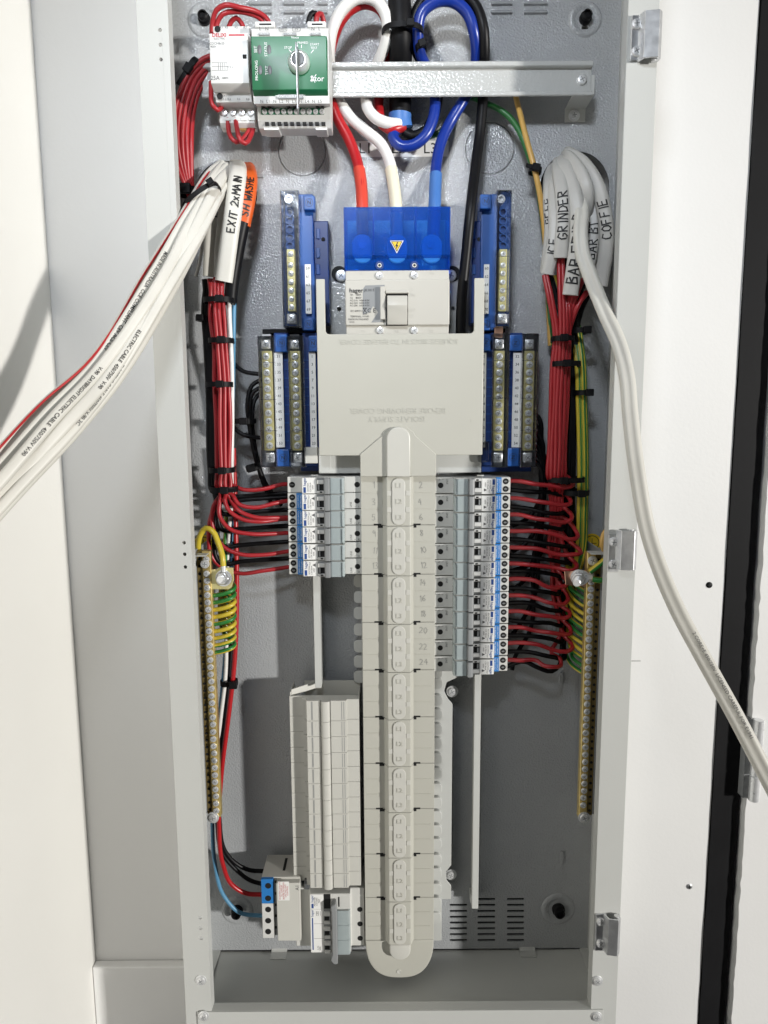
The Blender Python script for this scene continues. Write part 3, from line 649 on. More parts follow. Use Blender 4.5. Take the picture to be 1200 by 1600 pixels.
for t_, x, y, s_ in (('JK101S', 577, 453.5, 5.5), ('Ith   160A', 556, 460.5, 4.2), ('Ui    800V', 556, 465.5, 4.2), ('AC-21A  160A 415V', 562, 469.5, 3.6), ('AC-22A  160A 415V', 562, 473.5, 3.6), ('AC-23A  160A 415V', 562, 477.5, 3.6), ('IEC 60947-3', 557, 486, 3.8), ('TERMINAL 14 NM', 562, 494.5, 3.8), ('MADE IN FINLAND', 560, 499, 3.8), ('6mm', 550, 503, 3.8), ('C E', 580.5, 485.5, 9)):
    L.map2d(glyphs(t_, s_ * k), rot(at(x, y, ys), 0))
for a, c in (((567, 481), (573, 489)), ((573, 481), (567, 489)), ((568, 481.5), (572.5, 481.5)), ((567, 490.5), (573.5, 490.5))):
    p, e = at(*a, ys), at(*c, ys); d = (e - p).normalized(); nn = Vector((-d.z, 0, d.x)) * .0003; L.add([p + nn, p - nn, e - nn, e + nn], [(0, 1, 2, 3)])
L.build('lettering', M['ink'], MS)
E = MB()
for t_, x, y in (('I', 643, 452), ('ON', 643, 461), ('OFF', 644, 485), ('O', 643, 494)): E.map2d(glyphs(t_, 7.5 * k, .0002), rot(at(x, y, yf - .0001), 0))
for t_, x, y in (('L1', 566, 427), ('L2', 620, 427), ('L3', 675, 427), ('T1', 567, 518), ('T2', 620, 518), ('T3', 674, 518)): E.map2d(glyphs(t_, 5.5 * k, .0002), rot(at(x, y, yf + .0039), 0))
E.build('embossing', M['switch'], MS)
b = MB(); b.plate([(at(x, y, YB - .007).x, at(x, y, YB - .007).z) for x, y in ((516, 415), (721, 415), (721, 545), (516, 545))], [pcirc(530, 483, YB - .007, 3.3), pcirc(708, 482, YB - .007, 3.3)], YB - .007, YB - .0052); b.build('mounting_plate', M['peel_rail'], MS)
for x in (533, 704): 
    screw(MS, x, 431, YB - .008, SCREW, 1.7)
    p = at(x - (3 if x < 600 else -3), 428, YB - .0075); b = MB(); b.cyl(p, (0, -1, 0), .0085, .0012, 18); b.build('washer', M['black'], MS)
# shroud: hollow box of translucent plastic over three bright palm terminals
x0, x1, z0, z1 = rect(537.5, 323, 703.5, 421, yf - .001); zs = at(620, 399, yf - .001).z
b = MB(); b.box(x0, x1, yf - .001, yf + .0008, zs, z1); b.box(x0, x0 + .0016, yf + .0008, YB - .02, z0, z1); b.box(x1 - .0016, x1, yf + .0008, YB - .02, z0, z1); b.box(x0 + .0016, x1 - .0016, yf + .0008, YB - .02, z1 - .0014, z1)
b.proz([(yf - .001, zs - .0002), (yf + .0025, zs - .003), (yf + .003, z0), (yf + .005, z0), (yf + .0045, zs - .003), (yf + .0009, zs - .0002)], x0, x1)
SH = b.build('terminal_shroud', M['shroud'], MS, bevel=.0005)
for x in (583, 650):
    b = MB(); p0 = at(x, 325, yf); p1 = at(x + (2 if x < 600 else -1), 398, yf); b.box(p0.x - .0007, p0.x + .0007, yf + .001, yf + .03, p1.z, p0.z); b.build('rib', M['blue'], SH)
for x in (566, 620, 674):
    p = at(x, 392, yf + .006); s_ = mpp(x, 392, yf)
    b = MB(); b.plate(prrect(x - 16, 367, x + 16, 412, yf + .0065, 15), [], yf + .0032, yf + .012); tl = b.build('palm_terminal', M['paper'], MS, bevel=.001)
    b = MB(); b.cyl(at(x, 383, yf + .0032), (0, -1, 0), .0042, .002, 6); b.build('terminal_bolt', M['zinc'], tl)
for x in (593, 647.5):
    p = at(x, 415, yf + .003); b = MB(); b.lathe(p, (0, -1, 0), [(.0042, 0), (.0042, .0014), (.0026, .0014), (.0024, .0006)], 18); b.build('screw_port', M['dblue'], SH)
    b = MB(); b.plate(circ(p.x, p.z, .0021, 20), [list(reversed(circ(p.x, p.z, .0014, 20)))], p.y - .0018, p.y - .0012); b.build('port_ring', M['inkwhite'], SH)
    b = MB(); b.cyl((p.x, p.y - .0013, p.z), (0, -1, 0), .0014, .0003, 16); b.build('port_hole', M['dark'], SH)
tri = [(-10.5, 8.5), (10.5, 8.5), (0, -10.5)]; pc = at(620, 385, yf - .0012); kk = mpp(620, 385, yf)
for s_, mt, nm, dy in ((1.0, 'paper', 'warning_sign', 0), (.86, 'ink', 'border', .00015), (.70, 'yellow', 'field', .0003)):
    b = MB(); b.plate([(pc.x + a * s_ * kk, pc.z + c * s_ * kk + (1 - s_) * 2.5 * kk) for a, c in tri], [], pc.y - dy - .00012, pc.y - dy); o = b.build(nm, M[mt], SH if s_ == 1 else ws)
    if s_ == 1: ws = o
b = MB(); bolt = [(1, 6), (-2.6, -.6), (-.4, -.6), (-1.4, -5.4), (2.6, 1.2), (.4, 1.2), (2.2, 6)]; b.plate([(pc.x + a * kk, pc.z + (c + .6) * kk) for a, c in bolt], [], pc.y - .0006, pc.y - .00045); b.build('lightning_mark', M['ink'], ws)

# ================================================================== cover plate over the switch tails
yf = .042
CV = thing('cover_plate', 'cream U shaped plastic cover below the main switch with upside down moulded text', 'cover', at(625, 712, yf))
cp = lambda pts, y: [(at(a, c, y).x, at(a, c, y).z) for a, c in pts]
xL, xR, zb_, zt_ = rect(496, 435, 755.5, 711.5, yf); xa = at(508, 480, yf).x; xb = at(741, 480, yf).x; zu = at(625, 521.5, yf).z; r_ = .004
inner = [(xb, zt_)] + [(xb - r_ + r_ * math.cos(R(-i * 15)), zu + r_ + r_ * math.sin(R(-i * 15))) for i in range(7)] + [(xa + r_ + r_ * math.cos(R(270 - i * 15)), zu + r_ + r_ * math.sin(R(270 - i * 15))) for i in range(7)] + [(xa, zt_)]
b = MB(); b.plate([(xL, zt_), (xL, zb_), (xR, zb_), (xR, zt_)] + inner, [], yf, yf + .0035)
b.box(xL, xL + .0018, yf + .0036, .085, zb_, zt_ - .001); b.box(xR - .0018, xR, yf + .0036, .085, zb_, zt_ - .001); b.box(xL + .002, xR - .002, yf + .0036, yf + .022, zb_, zb_ + .0016)
b.build('plate', M['cream'], CV, bevel=.0008, seg=2)
b = MB(); b.pbox(498, 700, 752, 739, .062, .064); b.pbox(498, 700, 517, 739, .0605, .062); b.build('lower_shield', M['paint'], CV, bevel=.0004)
k = mpp(625, 600, yf); E = MB()
for t_, x, y, s_ in (('SQUEEZE SIDES IN TO RELEASE COVER', 623, 533.5, 10.6), ('BEFORE REMOVING COVER', 622, 641.5, 12.2), ('ISOLATE SUPPLY', 620, 654.5, 12.2)): E.map2d(glyphs(t_, s_ * k, .0005), rot(at(x, y, yf), 180))
E.build('embossed_text', M['cream'], CV, recalc=False)
A = MB()
for x, y, s_ in ((503, 533, 1), (742, 533, -1), (504, 658, 1), (738, 658, -1)):
    pts = [(x - 2.5 * s_, y), (x + 2.5 * s_, y - 3), (x + 2.5 * s_, y + 3)]; A.plate(cp(pts, yf), [], yf - .0003, yf + .0001)
A.build('squeeze_mark', M['cream'], CV)
b = MB(); b.plate(prrect(746, 690, 764, 722, .055, 4), [], .055, .075); b.build('side_latch', M['clear'], CV, bevel=.0008)

# ================================================================== busbar cover (the central spine)
yb_, yr_ = .050, .042
SP = thing('busbar_cover', 'long cream busbar cover with a central ridge marked L1 L2 L3', 'cover', at(623, 1520, yb_))
xs0, xs1 = at(564.5, 850, yb_).x, at(680, 850, yb_).x; xc = (at(605, 850, yr_).x + at(641, 850, yr_).x) / 2 ; hr = (at(641, 850, yr_).x - at(605, 850, yr_).x) / 2
bd = [743.5, 820.5, 897.5, 972.5, 1047, 1120.5, 1193, 1264, 1334.5, 1402.5, 1469]
zc_ = [at(622, y, yb_).z for y in bd]
q = lambda x, y: (at(x, y, yb_).x, at(x, y, yb_).z)
# tapered head over the cover plate
b = MB(); tpz = at(622, 667, yr_).z
b.plate([(xs0, zc_[0] + .0002), (xs1, zc_[0] + .0002), (xs1, q(680, 709)[1])] + [q(649, 681), q(645, 674), q(636, 668.5), q(625, 666), q(612, 668), q(601, 673), q(596, 681)] + [(xs0, q(565, 709)[1])], [], yb_ - .0095, yb_ + .004); b.build('head', M['cream'], SP, bevel=.0006)
def ridge(mb, z0, z1, round_top=False, round_bot=False, yt=yr_, w_=hr, base=None):
    pts = []
    if round_top: pts += [(xc + w_ * math.cos(R(i * 15)), z1 - w_ + w_ * math.sin(R(i * 15))) for i in range(13)]
    else: pts += [(xc + w_, z1), (xc - w_, z1)]
    if round_bot: pts += [(xc - w_ * math.cos(R(i * 15)), z0 + w_ - w_ * math.sin(R(i * 15))) for i in range(13)]
    else: pts += [(xc - w_, z0), (xc + w_, z0)]
    mb.plate(pts, [], yt, base or (yb_ + .002))
b = MB(); ridge(b, zc_[0] + .0002, tpz, True, yt=yr_ - .006); b.build('head_ridge', M['cream2'], SP, bevel=.0012, seg=2)
k = mpp(622, 850, yb_)
seg0 = None
for i in range(10):
    z0, z1 = zc_[i + 1] + .00025, zc_[i] - .00025; H = z1 - z0
    b = MB(); b.box(xs0, xs1, yb_, yb_ + .004, z0, z1); b.box(xs0, xs0 + .0016, yb_ + .004, .08, z0, z1); b.box(xs1 - .0016, xs1, yb_ + .004, .08, z0, z1)
    sg = b.build('segment', M['cream'], SP, bevel=.0004)
    b = MB(); b.prof([(xc - hr - .0048, yb_), (xc - hr - .001, yr_ + .001), (xc - hr, yr_), (xc + hr, yr_), (xc + hr + .001, yr_ + .001), (xc + hr + .004, yb_)], z0, z1); b.build('ridge', M['cream'], sg, bevel=.0004)
    hp_ = .0072
    b = MB(); pp = [(xc + hp_ * math.cos(R(j * 20)), z1 - .001 - hp_ + hp_ * math.sin(R(j * 20))) for j in range(10)] + [(xc - hp_ * math.cos(R(j * 20)), z0 + .001 + hp_ - hp_ * math.sin(R(j * 20))) for j in range(10)]
    b.plate(pp, [], yr_ - .0014, yr_); b.build('phase_pad', M['cream2'], sg, bevel=.0006, seg=2)
    E = MB()
    for j, t_ in enumerate(('L1', 'L2', 'L3')): E.map2d(glyphs(t_, 10.5 * k, .0006, .00008), rot((xc, yr_ - .0014, z1 - H * (j + .5 + (.03, 0, -.03)[j]) / 3), 0))
    E.build('embossed_text', M['cream'], sg, recalc=False)
    for f in (1 / 3, 2 / 3):
        zz_ = z1 - H * f
        for s_ in (-1, 1):
            b = MB(); b.box(xc + hp_ + .0006 if s_ > 0 else xc - hr, xc + hr if s_ > 0 else xc - hp_ - .0006, yr_ - .0006, yr_, zz_ - .0028, zz_ + .0028); b.build('clip_tab', M['cream2'], sg, bevel=.0003)
            b = MB(); xa_, xb_ = (xs0 + .004, xc - hr - .009) if s_ < 0 else (xc + hr + .006, xs1 - .004)
            b.box(xa_, xb_, yb_ - .0006, yb_, zz_ - .0003, zz_ + .0003); b.build('pole_line', M['cream'], sg)
    for s_ in (-1, 1):                         # snap slots at the joints
        xe = xc + s_ * (hr + (.0055 if s_ > 0 else .0085)); w1 = .0042
        pts = [(xe - w1 + s_ * .002, z1 + .0019), (xe - w1 + s_ * .002, z1), (xe - w1 - s_ * .0025, z1), (xe - w1 - s_ * .0025, z1 - .0026), (xe + w1 - s_ * .0025, z1 - .0026), (xe + w1 - s_ * .0025, z1), (xe + w1 + s_ * .002, z1), (xe + w1 + s_ * .002, z1 + .0019)]
        if s_ > 0: pts = [(xe - w1 + .002, z1 + .0019), (xe - w1 + .002, z1), (xe - w1 - .0025, z1), (xe - w1 - .0025, z1 - .0026), (xe + w1 - .0025, z1 - .0026), (xe + w1 - .0025, z1), (xe + w1 + .002, z1), (xe + w1 + .002, z1 + .0019)]
        if not i: pts = [(xe - w1, z1 + .0018), (xe - w1, z1), (xe + w1, z1), (xe + w1, z1 + .0018)]
        b = MB(); b.plate(pts, [], yb_ - .0002, yb_ + .001); b.build('snap_slot', M['dark'], sg)
# rounded end
z1 = zc_[10] - .0003; z0 = at(623, 1528, yb_).z; hw = (xs1 - xs0) / 2; xm = (xs0 + xs1) / 2
pts = [(xs1, z1), (xs0, z1)] + [(xm - hw * (math.cos(R(i * 7.5)) ** .75 if i < 12 else 0), z1 - .002 - (z1 - .002 - z0) * math.sin(R(i * 7.5)) ** .9) for i in range(0, 13)] + [(xm + hw * (math.sin(R(i * 7.5)) ** .75), z1 - .002 - (z1 - .002 - z0) * math.cos(R(i * 7.5)) ** .9) for i in range(1, 13)]
b = MB(); b.plate(pts, [], yb_, yb_ + .022); b.build('end_cap', M['cream'], SP, bevel=.0012, seg=2)
b = MB(); ridge(b, at(622, 1501, yr_).z, z1, False, True, base=yb_ + .001); b.build('end_ridge', M['cream2'], SP, bevel=.002, seg=3)
b = MB(); p = at(623.5, 1518, yb_); b.lathe(p, (0, -1, 0), [(.0028, 0), (.0028, .0005), (.0018, .0005), (.0016, .0001)], 16); b.build('end_boss', M['cream2'], SP)
N = MB(); rd = random.Random(5)
for t_, x, y in (('1', 584, 758), ('3', 585, 784), ('5', 585, 808), ('9', 586, 834), ('11', 586, 860), ('13', 587, 884), ('2', 658, 757), ('4', 657, 784), ('6', 659, 808), ('8', 660, 833), ('10', 662, 859), ('12', 663, 883), ('14', 661, 910), ('16', 661, 935), ('18', 662, 959), ('20', 662, 985), ('22', 662, 1010), ('24', 663, 1034)):
    N.map2d(hand(t_, 9.5 * k, .00042, rd), rot(at(x, y, yb_ - .0003), rd.uniform(-6, 6)))
N.build('handwriting', M['pencil'], SP)

# ================================================================== circuit breakers
YS = .055; YN = .0445                          # shoulder and nose planes
PIT = .01775
def breaker(name, label, loc, group, plain=False, three=False):
    """built in its own frame: x from the terminal end towards the busbars, pitch along z"""
    t = thing(name, label, 'circuit breaker', (0, 0, 0), group); hw = PIT / 2 - .00018
    b = MB(); b.prof([(0, YS), (.0168, YS), (.0168, YN), (.0615, YN), (.0615, YS), (.094, YS), (.094, .098), (0, .098)], -hw, hw); b.build('body', M['offwhite'], t, bevel=.0006)
    for z in ((.0,) if plain else (.0042, -.0042)):
        b = MB(); b.lathe((.0052, YS, z), (0, -1, 0), [(.0033, -.001), (.0033, .0002)], 16); o = b.build('terminal', M['dark'], t)
        b = MB(); b.box(.0036, .0068, YS - .0003, YS + .0004, z - .0004, z + .0004); b.lathe((.0052, YS - .0001, z), (0, -1, 0), [(.0017, 0), (.0013, .0001)], 12); b.build('screw_slot', M['grey'], o)
    ys = YN - .0003
    if not plain:
        b = MB(); b.box(.0100, .0163, YS - .0012, YS + .0004, -hw, hw); o = b.build('blue_strip', M['lblue'], t)
        g = MB()
        for i, t_ in enumerate(('SAFETY SWITCH', 'TEST REGULARLY')): g.map2d(glyphs(t_, .0019), rot((.0118 + i * .0027, YS - .00135, 0), 90))
        g.build('lettering', M['inkwhite'], o)
    b = MB(); b.box(.0176, .0325, YN - .0004, YN + .0002, -hw * .96, hw * .96); lb = b.build('label', M['paper'], t)
    g = MB(); g.map2d(glyphs('hager', .0042, 0, .00004), rot((.0203, YN - .0006, .0042), 90)); g.box(.0187, .0214, YN - .0006, YN - .00045, -.0078, -.0016); g.build('lettering', M['inkblue'], lb)
    g = MB()
    for i, t_ in enumerate(('ADC920A', 'C20 30mA', '6000')): g.map2d(glyphs(t_, .0023), rot((.0238 + i * .0026, YN - .0006, -.0018), 90))
    if not plain:
        g.map2d(glyphs('TEST', .002), rot((.0247, YN - .0006, .0055), 90))
        g.plate([(.0272, .004), (.0305, .0056), (.0305, .0024)], [], YN - .0006, YN - .00045)
    g.build('lettering', M['inkgrey'], lb)
    b = MB(); b.box(.0333, .0412, YN - .0002, YN + .001, -hw, hw); b.build('toggle_slot', M['grey'], t)
    b = MB(); b.box(.0335, .0411, YN - .0004, YN + .001, -.0054, .0017); b.build('slot_hole', M['dark'], t)
    b = MB(); b.box(.0335, .0411, YN - .0035, YN, .0018, .0062); b.box(.0335, .0411, YN - .0022, YN, -hw, -.0056); b.build('toggle', M['white'], t, bevel=.0005)
    b = MB(); b.box(.0346, .0362, YN - .0026, YN, -.0045, .0012); b.build('indicator', M['grey'], t)
    b = MB(); b.box(.0365, .0392, YN - .0024, YN - .0021, -.0078, -.0062); b.build('indicator_hole', M['dark'], t)
    b = MB(); b.prof([(.0414, YN + .001), (.0414, YN - .0085), (.0432, YN - .0098), (.0474, YN - .0098), (.0480, YN - .004), (.0480, YN + .001)], -hw + .0001, hw - .0001); b.build('handle', M['grey'], t, bevel=.0006)
    b = MB(); b.box(.0482, .0605, YN - .0012, YN + .0005, -hw + .0002, hw - .0002); b.build('label_slot', M['grey'] if 0 else M['offwhite'], t)
    b = MB(); b.prof([(.0482, YN - .0014), (.0482, YN - .0052), (.0612, YN - .0052), (.0630, YN - .003), (.0630, YS - .001), (.0618, YS - .001), (.0618, YN - .0030), (.0606, YN - .0042), (.0492, YN - .0042), (.0492, YN - .0014)], -hw + .0002, hw - .0002); b.build('clear_window', M['window'], t, bevel=.0002)
    b = MB(); b.box(.0592, .0606, YN - .0056, YN - .0052, -hw + .001, hw - .001); b.box(.0600, .0622, YN - .0060, YN - .0052, -hw, -hw + .0012); b.build('window_edge', M['clear'], t)
    b = MB(); b.lathe((.0765, YS, -.0002), (0, -1, 0), [(.0030, -.0008), (.0030, .0002)], 18); b.build('terminal', M['dark'], t)
    g = MB()
    if not plain:
        g.map2d(glyphs('LINE', .0030), rot((.0695, YS - .0002, -.0042), 90)); g.map2d(glyphs('L', .0024), rot((.0738, YS - .0002, -.0066), 90)); g.map2d(glyphs('N', .0024), rot((.078, YS - .0002, -.0066), 90))
        g.build('lettering', M['inkgrey'], t)
        g = MB(); g.map2d(glyphs('OUT', .0016), rot((.0014, YS - .0002, .004), 90)); g.map2d(glyphs('N', .0016), rot((.0014, YS - .0002, -.0045), 90)); g.build('lettering', M['inkgrey'], t)
    return t
def settle(t, px, py, turn=0):
    p = at(px, py, YS); t.location = (p.x, 0, p.z); t.rotation_euler = (0, turn, 0)
GL = 'circuit breakers left of the busbar cover'; GR = 'circuit breakers right of the busbar cover'
pl = breaker('circuit_breaker', 'plain grey breaker without a blue strip at the top of the left breaker row', None, GL, True)
settle(pl, 449, 757.5)
proto = breaker('circuit_breaker', 'breaker with a blue strip, second from the top in the short left breaker row', None, GL)
yL = [757.5, 783, 808.5, 834, 860, 885.5]
settle(proto, 449.4, yL[1])
for i in range(2, 6):
    c = copy_tree(proto); settle(c, 449 + .5 * i, yL[i]); c['label'] = 'breaker with a blue strip, %s in the short left row' % ('third from the top', 'fourth from the top', 'fifth from the top', 'lowest')[i - 2]
yRr = [758, 784.5, 810.5, 836, 861.5, 886.5, 912, 937, 962, 987, 1012, 1037]
for i in range(12):
    c = copy_tree(proto); settle(c, 797.5 - .42 * i, yRr[i], math.pi)
    c['group'] = GR
    c['label'] = 'blue striped breaker in the long right row, %s' % ('topmost, beside handwritten 2' if i == 0 else 'lowest, beside handwritten 24' if i == 11 else '%s from top, beside handwritten %d' % (ORD[i], 2 * i + 2))

# three pole breaker at the bottom left
T3 = thing('three_pole_breaker', 'three pole breaker with a long dark handle bar below the blank fillers', 'circuit breaker', at(525, 1478, YS))
XT = at(452.5, 1440, YS).x + .004; z3 = [at(525, y, YS).z for y in (1478, 1387.5)]; hh = (z3[1] - z3[0]); zb0 = z3[0]; p3 = (z3[1] - z3[0]) / 4
px_x = lambda x, y=YN: at(x, 1440, y).x
xA, xB, xC, xD, xE, xF, xG = [px_x(v) for v in (485, 506.5, 517, 527.5, 545.5, 548, 569)]
b = MB(); b.prof([(px_x(460), YS), (xA - .001, YS), (xA, YN), (xF, YN), (xF, YS), (xG, YS), (xG, .098), (px_x(460), .098)], zb0, zb0 + hh); b.build('body', M['offwhite'], T3, bevel=.0006)
b = MB(); b.box(xA + .0002, xB - .0006, YN - .0004, YN + .0003, zb0 + .0006, zb0 + 3 * p3 - .0006); lb = b.build('label', M['paper'], T3)
b = MB(); b.box(xA + .0002, xB - .0006, YN - .0004, YN + .0003, zb0 + 3 * p3 + .0002, zb0 + hh - .0004); lb2 = b.build('label', M['paper'], T3)
g = MB(); g.box(xA + .002, xA + .0033, YN - .0006, YN - .0004, zb0 + .004, zb0 + 2.4 * p3); g.map2d(glyphs('hager', .0042), rot((xA + .0026, YN - .0006, zb0 + 2.72 * p3), 90)); g.map2d(glyphs('hager', .0042), rot((xA + .0028, YN - .0006, zb0 + 3.7 * p3), 90)); g.box(xA + .0018, xA + .0042, YN - .0006, YN - .0004, zb0 + 3.06 * p3, zb0 + 3.36 * p3); g.build('lettering', M['inkblue'], lb)
g = MB()
for i, (t_, dx, dz) in enumerate((('MCN310A', .0058, 3.5), ('C10 6000', .0082, 3.5), ('TEST', .011, 3.55), ('1 3 5', .0085, 2.7), ('2 4 6', .0085, .35), ('6000', .011, .3))): g.map2d(glyphs(t_, .0026), rot((xA + dx, YN - .0006, zb0 + dz * p3), 90))
for i in range(3): g.box(xA + .0072 + i * .0023, xA + .0075 + i * .0023, YN - .0006, YN - .0004, zb0 + 2.55 * p3, zb0 + 2.85 * p3)
for i in (1, 2): g.box(xA + .004, xB - .0006, YN - .0006, YN - .00045, zb0 + i * p3 - .0001, zb0 + i * p3 + .0001)
g.build('lettering', M['inkgrey'], lb)
for i in range(4):
    zc = zb0 + (i + .5) * p3
    b = MB(); b.box(xB, xC, YN - .0002, YN + .001, zc - p3 / 2 + .0002, zc + p3 / 2 - .0002); b.build('toggle_slot', M['dark' if i == 3 else 'grey'], T3)
    if i == 3: continue
    b = MB(); b.box(xB + .0006, xC - .002, YN - .0005, YN, zc - .005, zc + .001); b.build('slot_hole', M['dark'], T3)
    b = MB(); b.box(xB + .0003, xC - .0003, YN - .0032, YN, zc + .0018, zc + .0068); b.box(xB + .0003, xC - .0006, YN - .002, YN, zc - p3 / 2, zc - .0056); b.build('toggle', M['white'], T3, bevel=.0005)
    b = MB(); b.pbox(500, 0, 501, 1, YN, YN + .01) if 0 else b.prof([(xD, YN - .0002), (xD, YN - .004), (xE, YN - .004), (xF - .0004, YN - .001), (xF - .0004, YS - .0012), (xF - .0012, YS - .0012), (xE - .0012, YN - .003), (xD + .001, YN - .003), (xD + .001, YN - .0002)], zc - p3 / 2 + .0002, zc + p3 / 2 - .0002); b.build('clear_window', M['window'], T3, bevel=.0002)
    b = MB(); b.lathe((px_x(562.5, YS), YS, zc + .0005), (0, -1, 0), [(.0032, -.001), (.0032, .0002)], 18); b.build('terminal', M['dark'], T3)
b = MB(); b.plate([(xC - .0002, zb0 - .002), (xC + .004, zb0 - .007), (xD, zb0 - .0065), (xD, zb0 + 2.95 * p3), (xD - .001, zb0 + 3.75 * p3), (xC + .001, zb0 + 3.55 * p3), (xC + .002, zb0 + 2.9 * p3), (xC + .002, zb0 + .3 * p3)], [], YN - .011, YN - .0005); b.build('handle_bar', M['grey'], T3, bevel=.0008)
b = MB(); b.box(px_x(526.5) + .002, px_x(531), YN - .0004, YN, zb0 + 3.15 * p3, zb0 + 3.8 * p3); b.build('test_slot', M['dark'], T3)

# blank pole fillers, a strip of twelve
FS = thing('pole_filler_strip', 'cream strip of blank pole fillers standing above the three pole breaker', 'filler strip', at(510, 1387, .058), None)
yfil = [1095, 1126.5, 1151, 1176, 1200.5, 1224.5, 1248.5, 1272, 1295.5, 1319, 1342, 1365, 1387.5]
xq = [at(v, 1240, .058).x for v in (456, 477)] + [at(v, 1240, YN).x for v in (482, 502.5, 504, 517.5, 519, 543)] + [at(v, 1240, .058).x for v in (545, 563)]
X0, X1, X2, X3, X4, X5, X6, X7, X8, X9 = xq
def filler(parent, z0, z1, top=False):
    b = MB(); cx = (X4 + X5) / 2; rr = (X5 - X4) / 2
    b.prof([(X0, .058), (X1, .058), (X1 + .0004, .050), (X2, .050), (X2, YN), (X3, YN), (X3 + .0003, YN + .002), (X4, YN + .002)] + [(cx - rr * math.cos(R(i * 20)), YN - .001 - rr * .62 * math.sin(R(i * 20))) for i in range(10)] + [(X5, YN + .002), (X6, YN + .002), (X6, YN), (X7, YN), (X7, .0475), (X8 - .0002, .0475), (X8, .0485), (X9, .0485), (X9, .0605), (X0, .0605)], z0, z1)
    o = b.build('filler', M['cream2'], parent)
    b = MB()
    for x in (X2 + .0052, X2 + .0062, X7 - .0055, X7 - .0030): b.box(x, x + .0005, YN - .0002, YN + .0003, z0 + .001, z1 - .001)
    props(b.build('score_slot', M['grey'], o), kind='stuff')
    return o
zf = [at(510, y, YN).z for y in yfil]
filler(FS, zf[1] + .00025, zf[0])
f0 = filler(FS, zf[2] + .00025, zf[1] - .00015); w0 = f0.location.copy()
for i in range(2, 12):
    c = copy_tree(f0, FS); c.location = w0 + Vector((0, 0, zf[i] - zf[1])); c.scale = (1, 1, (zf[i] - zf[i + 1]) / (zf[1] - zf[2]))
    # keep the piece's upper edge where it belongs after the slight scaling about the strip's base
    top_local = (zf[1] - .00015) - ORG[FS.name].z
    c.location.z = (zf[i] - .00015 - ORG[FS.name].z) - top_local * c.scale[2]
b = MB(); b.box(X0 + .0004, X0 + .0016, .0606, .094, zf[12], zf[0] + .004); b.box(X1 - .002, X9, .090, .0915, zf[12], zf[0] + .006); b.box(X9 - .0012, X9, .0606, .0898, zf[12], zf[0] - .0005); b.build('filler_base', M['cream2'], FS)
b = MB(); b.prof([(X0 + .0018, .063), (X0 + .0018, .065), (X2 + .006, .089), (X2 + .008, .089)], zf[0] - .002, zf[0] + .006); b.build('end_wall', M['cream2'], FS)

# small contactor at the bottom left
SC = thing('auxiliary_contactor', 'small grey switching device with a blue terminal block and red printed sticker', 'contactor', at(440, 1466, .09))
yq = .050
x0, x1, z0, z1 = rect(409, 1374, 470, 1466, yq)
b = MB(); b.proz([(yq + .004, z0 + .0006), (yq + .004, z1), (.098, z1), (.098, z0 + .0006)], x0, x1); b.build('body', M['cream2'], SC, bevel=.0007)
zm = at(418, 1412, yq).z; xa = at(428, 1420, yq).x; xb = at(433.5, 1420, yq).x
b = MB(); b.box(x0, xa, yq, yq + .005, zm, z1); tb = b.build('terminal_block', M['lblue'], SC, bevel=.0006); b = MB(); b.box(x0, xa, yq, yq + .005, z0, zm - .0002); tb2 = b.build('terminal_block', M['white'], SC, bevel=.0006)
for y, par in ((1384, tb), (1403.5, tb), (1421, tb2), (1438.5, tb2), (1455.5, tb2)):
    b = MB(); b.lathe(at(419, y, yq), (0, -1, 0), [(.0036, -.001), (.0036, .0002)], 18); b.build('terminal', M['dark'], par)
b = MB(); b.box(xa + .0002, xb, yq + .003, yq + .0045, z0 + .002, z1 - .001); b.build('terminal_slot', M['grey'], SC)
for y in (1378, 1396, 1414, 1431, 1449):
    b = MB(); b.pbox(429.5, y - 2, 432.5, y + 2, yq + .0028, yq + .004); b.build('slot', M['dark'], SC)
b = MB(); b.box(xb, x1, yq - .004, yq + .005, z0 - .0004, z1 - .002); fb = b.build('front_cover', M['cream2'], SC, bevel=.0008, seg=2)
b = MB(); b.pbox(434.5, 1377.5, 452, 1407, yq - .0042, yq - .004); st = b.build('sticker', M['paper'], SC)
g = MB(); kk = mpp(443, 1390, yq)
for i, t_ in enumerate(('WARNING ISOLATE', 'ALL SUPPLIES', 'BEFORE WORKING', 'ON THIS UNIT', 'CONTROL')): g.map2d(glyphs(t_, 3.4 * kk), rot(at(437.2 + i * 3.0, 1392, yq - .0043), 90))
g.build('lettering', M['inkred'], st)
g = MB(); g.map2d(glyphs('A1', 8 * kk), rot(at(464.5, 1387, yq - .0042), 90)); g.build('lettering', M['inkgrey'], fb)
b = MB(); b.pbox(475.5, 1375, 483, 1390, .054, .09); b.build('clip', M['dgrey'], SC, bevel=.0006)
b = MB(); b.box(at(443, 1350, .075).x, at(447, 1350, .075).x, .066, .09, z1 + .0001, z1 + .0004); b.build('top_slot', M['dark'], SC)

